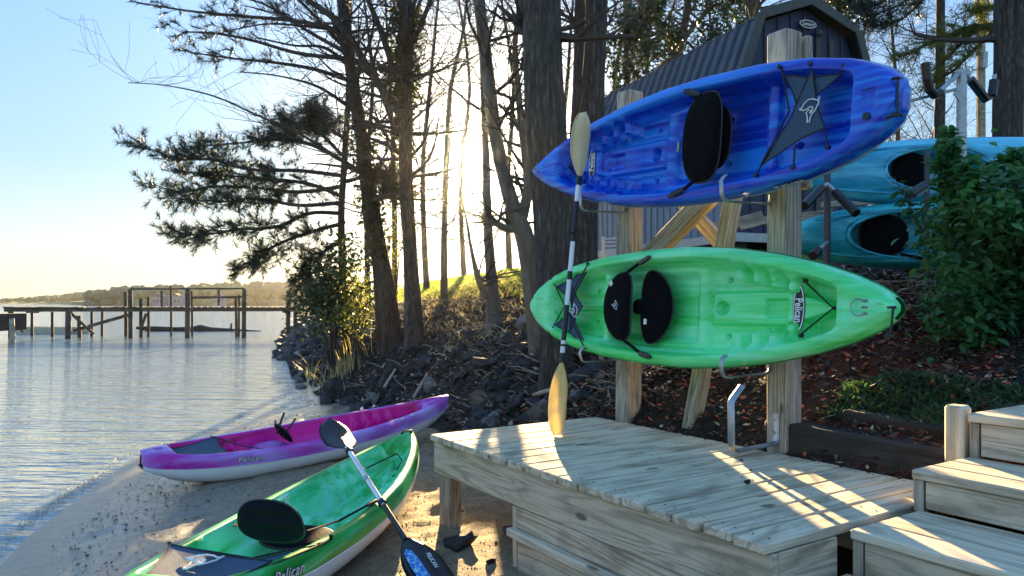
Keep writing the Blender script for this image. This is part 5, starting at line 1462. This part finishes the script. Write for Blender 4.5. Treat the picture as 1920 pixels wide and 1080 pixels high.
t4, _, _ = tree('straight vine striped trunk between the slender one and the forked tree', [(928, 600, 26), (920, 500, 20), (914, 400, 17), (911, 300, 15), (907, 200, 12), (903, 100, 9), (900, 0, 8)], 10.5, M['barksmooth'], limbs=[[(912, 560, 12, 10.3), (896, 520, 11, 10.2), (884, 470, 7, 10.2), (876, 420, 5, 10.2), (868, 380, 3, 10.2)]], nbr=16, brl=1.4, zmin=3.0)
t5, _, _ = tree('smooth forked tree with a cut stub limb beside the huge trunk', [(1012, 690, 34), (1002, 600, 30), (992, 500, 31), (984, 440, 36), (965, 395, 30), (945, 330, 26), (928, 250, 24), (918, 170, 25), (908, 90, 24), (898, 0, 22)], 8.2, M['barksmooth'],
     limbs=[[(975, 425, 22), (950, 428, 15), (925, 415, 12), (902, 403, 11)], [(978, 410, 22), (990, 350, 18), (985, 290, 17), (977, 225, 15), (970, 150, 11), (965, 90, 10), (975, 0, 9)], [(935, 195, 6), (960, 220, 7), (972, 245, 7)]], nbr=14, brl=1.3, zmin=3.4, flare=1.25)
t6, _, _ = tree('huge straight grey trunk right behind the kayak tips', [(1042, 720, 58), (1040, 620, 56), (1036, 500, 58), (1032, 400, 62), (1026, 300, 70), (1020, 200, 73), (1016, 100, 74), (1012, 0, 76)], 7.0, M['bark'], nbr=5, brl=1.0, zmin=4.0, flare=1.2)
t7, _, _ = tree('dark straight trunk behind the standing paddle blade', [(1083, 560, 74), (1089, 430, 68), (1102, 300, 50), (1112, 150, 42), (1118, 0, 41)], 7.9, M['bark'], nbr=10, brl=1.4, zmin=4.5)
t7b, _, _ = tree('narrow trunk squeezed between the huge trunk and the dark straight one', [(1056, 560, 24), (1064, 400, 23), (1080, 250, 23), (1087, 100, 23), (1089, 0, 22)], 9.8, M['barkpine'], nbr=10, brl=1.4, zmin=4.2)
t8, _, _ = tree('thick trunk at the edge of the bush on the shed side', [(1900, 600, 60), (1894, 400, 52), (1892, 260, 50), (1893, 120, 52), (1896, 0, 56)], 8.6, M['bark'], nbr=4, brl=1.0, zmin=4.5)
t9, _, _ = tree('knobbly trunk rising behind the shed ridge', [(1408, 300, 22), (1408, 100, 20), (1410, 0, 20)], 19, M['barkpine'], nbr=14, brl=2.4, zmin=5)
t10, _, _ = tree('forked tree standing behind the lower shed roof', [(1268, 400, 24), (1268, 200, 22), (1272, 100, 18), (1285, 40, 14), (1290, 0, 13)], 20, M['bark'], limbs=[[(1270, 120, 14), (1245, 60, 12), (1225, 20, 9), (1215, 0, 8)], [(1272, 90, 10), (1300, 50, 9), (1325, 20, 8), (1330, 0, 8)], [(1262, 100, 8), (1235, 130, 6), (1200, 150, 4)]], nbr=26, brl=2.2, zmin=6)
GRP = 'far bare trees behind the bank'
for i, (x, Y, w_, n_) in enumerate(((800, 24, 9, 44), (870, 28, 8, 44), (955, 23, 9, 34), (1050, 26, 9, 30), (1160, 22, 11, 34), (1220, 27, 9, 34), (1620, 26, 8, 50), (1690, 24, 8, 50), (1580, 29, 8, 40), (1750, 28, 8, 50), (1350, 28, 9, 30), (690, 22, 8, 30), (740, 26, 8, 30))):
    tree('bare grey tree among the thin wood behind the bank', [(x, 500, w_ * 1.4), (x + rnd.uniform(-8, 8), 330, w_ * 1.1), (x + rnd.uniform(-14, 14), 160, w_ * .8), (x + rnd.uniform(-25, 25), 0, w_ * .5)], Y, M['branch'], nbr=n_, brl=3.0, depth=2, group=GRP, kids=(4, 7), zmin=4.0 + Y * .05, up=.2, flare=1.1)

# pine with drooping boughs over the water
pine = tag(empty('pine_tree', (0, 0, 0)), 'dark pine spreading flat boughs over the water', 'pine tree')
pp = px_path([(648, 610, 15), (642, 500, 14), (640, 400, 13), (646, 300, 12), (652, 200, 10), (655, 80, 9), (655, -60, 7)], 14.0)
pp[0] = (Vector((pp[0][0].x, pp[0][0].y, gz(pp[0][0].x, pp[0][0].y) - .1)), pp[0][1])
trunk_mesh('trunk', pp, M['barkpine'], pine)
BO = [[(645, 330), (560, 320), (470, 318), (400, 300), (330, 298), (285, 280)], [(640, 350), (560, 360), (480, 352), (400, 350), (340, 360), (300, 350)], [(640, 300), (580, 270), (520, 262), (450, 268), (400, 272)],
      [(640, 400), (580, 400), (520, 425), (450, 430), (400, 438), (350, 442)], [(640, 420), (600, 430), (540, 450), (500, 470), (475, 490)], [(640, 380), (560, 385), (480, 372), (420, 378), (330, 372)],
      [(650, 60), (560, 40), (450, 30), (350, 20), (260, 5)], [(650, 110), (560, 100), (470, 75), (400, 62), (340, 60)], [(652, 100), (580, 60), (500, 10), (430, -10)], [(640, 290), (600, 250), (560, 235), (530, 240)], [(645, 450), (610, 470), (585, 500), (575, 520)], [(650, 340), (700, 330), (730, 350)], [(645, 260), (610, 235), (600, 225)], [(652, 150), (590, 130), (520, 118), (440, 110), (355, 98)], [(645, 370), (580, 345), (500, 335), (430, 330), (360, 325)]]
bmb = MB(); tips = []
for bi, b in enumerate(BO):
    Yb = 14 + rnd.uniform(-1.0, 1.2); n = len(b)
    pts = [(P(x, y, 14 + (Yb - 14) * min(1, k / 2)), .045 * (1 - .75 * k / (n - 1))) for k, (x, y) in enumerate(b)]
    s2 = spline(pts, 6); bmb.tube([q for q, _ in s2], [r for _, r in s2], 6, cap=False)
    sparse = bi in (6, 7, 8, 13)
    for k in range(42 if not sparse else 24):
        j = rnd.randint(int(len(s2) * (.25 if not sparse else .35)), len(s2) - 1); q, r = s2[j]
        ax_ = (s2[min(j + 1, len(s2) - 1)][0] - s2[j - 1][0]).normalized()
        dd = ax_ * rnd.uniform(.4, 1) + Vector((rnd.gauss(0, .5), rnd.gauss(0, .7), rnd.gauss(0, .16)))
        mt_ = []; grow(bmb, q, dd, rnd.uniform(.25, .55) , .008, 1, mt_, .02, .2, (2, 4))
        tips += mt_ if not sparse else mt_[::4]
bmb.build('branches', M['branch'], pine)
V, F = needle_cloud(tips, 34, .15, .0055)
o = link('needles', mesh_np('needles', V, F, M['needle']), pine)
# second, smaller evergreens low on the point
for (label, cs, mat_, sz, ne, spd) in (
    ('dark leafy evergreen shrub under the pine at the dock landing', [(628, 540), (640, 500), (615, 560), (600, 585), (648, 470), (632, 580), (590, 565), (620, 525), (650, 560)], 'evergreen', .05, 300, .22),
    ('sunlit yellow green shrub between the dark evergreen and the leaning trunk', [(668, 570), (655, 545), (690, 560), (680, 530), (648, 590), (700, 585), (665, 600)], 'yleaf', .034, 130, .16),
    ('fresh green sapling behind the leaning trunk', [(742, 520), (748, 480), (738, 550), (752, 440), (745, 410)], 'yleaf', .032, 70, .16)):
    root = tag(empty('shrub', (0, 0, 0)), label, 'shrub'); Yc = 13.3 if mat_ == 'evergreen' else (12.6 if 'yellow' in label else 14.5)
    ctr_ = [P(x, y, Yc + rnd.uniform(-.3, .3)) for x, y in cs]
    V, F = leaf_cloud([c[:] for c in ctr_], sz, ne, spd); link('foliage', mesh_np('foliage', V, F, M[mat_]), root)
    mb = MB(); g = Vector((ctr_[0].x, Yc, gz(ctr_[0].x, Yc) - .05))
    for c_ in ctr_: mb.tube([g, g.lerp(c_, .5) + Vector((0, 0, .1)), c_], [.02, .014, .006], 5)
    mb.build('stem', M['branch'], root)
# ivy on the trunks
def ivy(parent, sp, y0, y1, n, sz, rr, mat_='ivy'):
    cs = [s for s in sp if y0 < s[0].z < y1]
    c_ = [];
    for k in range(n):
        q, r = rnd.choice(cs); a = rnd.uniform(0, 6.28); e = r * rnd.uniform(.9, rr); c_.append((q.x + math.cos(a) * e, q.y + math.sin(a) * e, q.z + rnd.uniform(-.15, .15)))
    V, F = leaf_cloud(c_, sz, 1, .02); link('ivy_leaves', mesh_np('ivy_leaves', V, F, M[mat_]), parent)
ivy(t1, sp1, 2.2, 4.6, 1800, .038, 2.3); ivy(t2, sp2, 4.6, 6.1, 1600, .04, 2.2, 'ivy'); ivy(t2, sp2, 2.0, 4.6, 500, .035, 1.4)
# small leaves on thin trees in the glow
def sprinkle(root, tips, mat_, n_each, sz, spd, keep=1.0):
    c_ = [t[0][:] for t in tips if rnd.random() < keep]
    if c_:
        V, F = leaf_cloud(c_, sz, n_each, spd); link('leaves', mesh_np('leaves', V, F, M[mat_]), root)
#sprinkle(t1, tp1, 'ivy', 3, .03, .10, .2)

# evergreen boughs behind the shed and at the thick trunk
def boughs(label, parts_, Y, mat_, sz, ne, spd, trunkpx=None, needles=False):
    root = tag(empty('evergreen_tree', (0, 0, 0)), label, 'tree')
    tips_ = []; mb = MB()
    for b in parts_:
        s2 = spline([(P(x, y, Y), .03 * (1 - .7 * k / (len(b) - 1))) for k, (x, y) in enumerate(b)], 6)
        mb.tube([q for q, _ in s2], [r for _, r in s2], 5, cap=False)
        for k in range(26):
            j = rnd.randint(3, len(s2) - 1); q, r = s2[j]; ax_ = (s2[min(j + 1, len(s2) - 1)][0] - s2[j - 1][0]).normalized()
            grow(mb, q, ax_ * .7 + Vector((rnd.gauss(0, .6), rnd.gauss(0, .7), rnd.gauss(0, .25))), spd, .007, 1, tips_, .02, .2, (2, 3))
    if trunkpx:
        pts = px_path(trunkpx, Y); b0 = pts[0][0]; pts[0] = (Vector((b0.x, b0.y, gz(b0.x, b0.y) - .1)), pts[0][1]); trunk_mesh('trunk', pts, M['bark'], root)
    mb.build('branches', M['branch'], root)
    if needles: V, F = needle_cloud(tips_, ne, sz, .0045)
    else: V, F = leaf_cloud([t[0][:] for t in tips_], sz, ne, .07)
    link('foliage', mesh_np('foliage', V, F, M[mat_]), root)
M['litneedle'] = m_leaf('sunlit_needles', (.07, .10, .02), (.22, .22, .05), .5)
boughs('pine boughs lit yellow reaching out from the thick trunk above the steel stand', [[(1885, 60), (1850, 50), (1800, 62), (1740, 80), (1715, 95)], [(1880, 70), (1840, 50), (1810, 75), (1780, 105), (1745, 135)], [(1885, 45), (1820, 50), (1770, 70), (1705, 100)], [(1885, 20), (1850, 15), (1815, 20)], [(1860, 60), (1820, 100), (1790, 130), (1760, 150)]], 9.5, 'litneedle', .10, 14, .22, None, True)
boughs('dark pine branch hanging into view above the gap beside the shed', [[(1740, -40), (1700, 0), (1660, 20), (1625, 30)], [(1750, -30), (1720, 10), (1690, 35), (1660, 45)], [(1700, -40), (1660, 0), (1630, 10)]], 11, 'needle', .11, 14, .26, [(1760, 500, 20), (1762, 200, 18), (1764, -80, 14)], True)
boughs('mottled evergreen crown filling the gap above the lower shed roof', [[(1170, 0), (1200, 40), (1240, 60)], [(1270, 130), (1230, 150), (1190, 160), (1170, 175)], [(1150, -10), (1160, 40), (1190, 65)], [(1270, 100), (1220, 105), (1170, 110)], [(1290, 20), (1330, 50), (1370, 60)], [(1140, 30), (1180, 30), (1210, 20)], [(1270, 60), (1300, 90), (1330, 100)]], 17, 'evergreen', .06, 9, .45, [(1180, 500, 14), (1176, 200, 12), (1172, -60, 9)])
boughs('green leafed branches showing over the shed peak', [[(1540, -30), (1560, 0), (1590, 10)], [(1550, -30), (1540, 5), (1530, 15)], [(1300, -30), (1330, 0), (1370, 10)]], 20, 'evergreen', .06, 12, .45, [(1600, 500, 14), (1596, 200, 12), (1560, -60, 9)])
# slim grey pole beyond the steel stand
up_ = tag(empty('utility_pole', P(1839, 565, 12)), 'slim grey timber pole standing beyond the steel stand', 'pole'); up_.location.z = 0
mb = MB(); mb.tube([(0, 0, 2.2), (0, 0, P(1839, -30, 12).z)], [.075, .06], 9); mb.build('pole_shaft', M['post'], up_)
mb = MB(); mb.tube([(0, -.08, 5.3), (.0, -.10, 5.55)], .05, 8); mb.build('meter_box', M['galv'], up_)

# ------------------------------------------------------------------ dark bush beside the steps
bush = tag(empty('laurel_bush', (0, 0, 0)), 'dense dark green leafy bush beside the upper steps', 'bush')
bmb = MB(); LV = []
def leafspot(): pass
bc = Vector((3.62, 5.0, 0)); g0 = gz(bc.x, bc.y)
stems = []
for i in range(46):
    a = rnd.uniform(0, 6.28); rr = rnd.uniform(0, .25); s0 = Vector((bc.x + rr * math.cos(a), bc.y + rr * math.sin(a), g0 - .05))
    hh = rnd.uniform(.55, 1.0) * (2.50 - g0); out = Vector((rnd.uniform(-.80, 1.0), rnd.uniform(-.75, .6), 0))
    e = s0 + out + Vector((0, 0, hh)); m_ = s0.lerp(e, .5) + Vector((out.x * .15, out.y * .15, -.06))
    pts = [s0, s0.lerp(m_, .5), m_, m_.lerp(e, .55), e]; bmb.tube(pts, [.012, .010, .008, .006, .003], 4, cap=False); stems.append(pts)
# tall sprigs that stand clear of the top
for (px, py, Y) in ((1782, 262, 4.9), (1760, 300, 4.9), (1798, 300, 4.8), (1905, 275, 4.9), (1870, 300, 4.9), (1890, 292, 5.0), (1840, 318, 4.9), (1775, 240, 5.1)):
    e = P(px, py, Y); s0 = Vector((e.x * .85 + bc.x * .15, Y, 1.8)); pts = [s0, s0.lerp(e, .4) + Vector((.02, 0, 0)), s0.lerp(e, .7), e]; bmb.tube(pts, [.007, .006, .004, .002], 4, cap=False); stems.append(pts + pts[1:])
bmb.build('stem', M['branch'], bush)
lf = [(0, 0, 0), (.28, .17, .05), (.62, .20, .04), (1, 0, -.10), (.62, -.20, .04), (.28, -.17, .05), (.3, 0, -.02), (.65, 0, -.02)]
lfF = [(0, 6, 1), (6, 7, 2, 1), (7, 3, 2), (0, 5, 6), (5, 4, 7, 6), (4, 3, 7)]
leaf_me = mesh_np('leaf', lf, lfF, M['bushleaf'], True)
def leaf_mat(p, d, s):
    d = d.normalized(); sd = d.cross(UZ); sd = sd.normalized() if sd.length > .01 else Vector((1, 0, 0)); n = sd.cross(d)
    m = Matrix((d, sd, n)).transposed().to_4x4() @ Matrix.Rotation(rnd.uniform(-.9, .9), 4, 'X') @ Matrix.Scale(s, 4); m.translation = p; return m
allm = []
for i in range(12500):
    st = rnd.choice(stems); j = rnd.randint(1, len(st) - 2) if rnd.random() < .35 else len(st) - 2
    p = st[j].lerp(st[j + 1], rnd.random()); 
    off = Vector((rnd.gauss(0, .11), rnd.gauss(0, .11), rnd.gauss(0, .10))) if st[-1].z < 2.35 else Vector((rnd.gauss(0, .015), rnd.gauss(0, .015), 0))
    p = p + off
    if p.z < 1.0: continue
    d = Vector((rnd.gauss(0, 1), rnd.gauss(0, 1) - .3, rnd.gauss(-.25, .5)))
    allm.append(leaf_mat(p, d, rnd.uniform(.055, .105)))
for i in range(4200):
    p = P(1880 + rnd.gauss(0, 58), 560 + rnd.gauss(0, 60), 4.75 + rnd.uniform(-.25, .35))
    if p.z < gz(p.x, p.y) + .05: continue
    allm.append(leaf_mat(p, Vector((rnd.gauss(0, 1), rnd.gauss(0, 1) - .3, rnd.gauss(-.25, .5))), rnd.uniform(.055, .10)))
# two trailing sprays reach down and to the rack side
for i in range(260):
    t_ = rnd.random(); p = P(1752 - 25 * t_ + rnd.gauss(0, 22), 560 + 90 * (t_ - .3) + rnd.gauss(0, 55), 5.1 + rnd.uniform(-.2, .2))
    allm.append(leaf_mat(p, Vector((rnd.gauss(-.3, 1), rnd.gauss(0, 1), rnd.gauss(-.3, .4))), rnd.uniform(.035, .07)))
allm = [m for m in allm if 960 + FOC * m.translation.x / m.translation.y > 1712 + 18 * math.sin(m.translation.z * 9) + rnd.gauss(0, 34)]
# the leaves nearest the eye are pieces of their own, the rest one mass
allm.sort(key=lambda m: m.translation.y)
near = [m for k, m in enumerate(allm[:5400]) if k % 18 == 0][:299]; ids = set(id(m) for m in near)
for m in near: link('leaf', leaf_me, bush, mat=m)
A = np.array([np.array(m) for m in allm if id(m) not in ids]); B_ = np.array([(x, y, z, 1) for x, y, z in lf])
V = (A @ B_.T).transpose(0, 2, 1)[:, :, :3].reshape(-1, 3); nL = len(A)
F = []; 
for q in range(nL):
    o_ = q * 8; F += [tuple(i_ + o_ for i_ in f) for f in lfF]
o = link('leaf_mass', mesh_np('leaf_mass', V, F, M['bushleaf'], True), bush); o['kind'] = 'stuff'

# green weeds on the timbers, lawn grass, reeds
def blades(name, n, region, h, w_, mat_, label, cat, lean=.5):
    A = []
    while len(A) < n:
        A.append(region())
    A = np.array(A); Z = ground_z(A[:, 0], A[:, 1]); n = len(A)
    an = npr.uniform(0, 6.28, n); hh = npr.uniform(h[0], h[1], n)
    base = np.stack([A[:, 0], A[:, 1], Z - .01], -1); s_ = np.stack([np.cos(an), np.sin(an), np.zeros(n)], -1) * w_
    l_ = npr.normal(0, lean, (n, 3)) * hh[:, None]; l_[:, 2] = hh
    mid = base + l_ * np.array([.35, .35, .6]); tip = base + l_
    V = np.stack([base - s_, base + s_, mid + s_ * .7, mid - s_ * .7, tip], 1).reshape(-1, 3)
    I = np.arange(n) * 5; F = [(i, i + 1, i + 2, i + 3) for i in I] + [(i + 3, i + 2, i + 4) for i in I]
    tag(link(name, mesh_np(name, V, F, M[mat_])), label, cat, kind='stuff')
def reg_lawn():
    y = 12 + 20 * rnd.random(); return (toe_point(y) + 2.9 + 6.5 * rnd.random(), y)
blades('lawn_blades', 26000, reg_lawn, (.04, .12), .006, 'grassy', 'sunlit yellow green grass along the top of the bank', 'grass')
def reg_dry():
    y = 9 + 12 * rnd.random(); return (toe_point(y) + 1.0 + 3.2 * rnd.random(), y)
blades('dry_grass', 2500, reg_dry, (.04, .15), .005, 'reed', 'dry straw coloured grass and stems on the bank slope', 'grass', .8)
def reg_reed():
    k = rnd.random()
    if k < .75: c_ = P(640 + rnd.gauss(0, 22), 600, 12.8 + rnd.gauss(0, .3))
    else: c_ = P(583 + rnd.gauss(0, 5), 600, 14.5 + rnd.gauss(0, .3))
    return (c_.x, c_.y)
blades('reed_clump', 110, reg_reed, (.2, .55), .008, 'reed', 'pale dry reeds by the dock landing', 'reeds', .45)
def reg_weed():
    p = DK(rnd.uniform(-.1, .95), 1.62 + rnd.uniform(0, .55), 0); return (p.x, p.y)
blades('weeds', 3000, reg_weed, (.015, .075), .012, 'weed', 'low green weeds growing over the landscape timbers', 'weeds', .9)
# ------------------------------------------------------------------ haze volume, added for the bloom round the sun and the fade with distance
hv_ = NT('haze_air'); hv_.t.nodes.remove(hv_.b)
pv = hv_.n('ShaderNodeVolumePrincipled'); pv.inputs['Density'].default_value = HAZE_D; pv.inputs['Anisotropy'].default_value = HAZE_G
pv.inputs['Color'].default_value = (.96, .94, .88, 1)
hv_.l(pv.outputs[0], hv_.out.inputs['Volume'])
top = max((max((o.matrix_world @ Vector(c)).z for c in o.bound_box) for o in COL.objects if o.type == 'MESH' and o.parent is None), default=10)
mb = MB(); mb.box((0, 475, 8.0), (1220, 0, 0), (0, 775, 0), (0, 0, 12.5))
hz = mb.build('haze', hv_.m); tag(hz, 'thin golden evening haze filling the air over the water and bank', 'haze', kind='stuff')
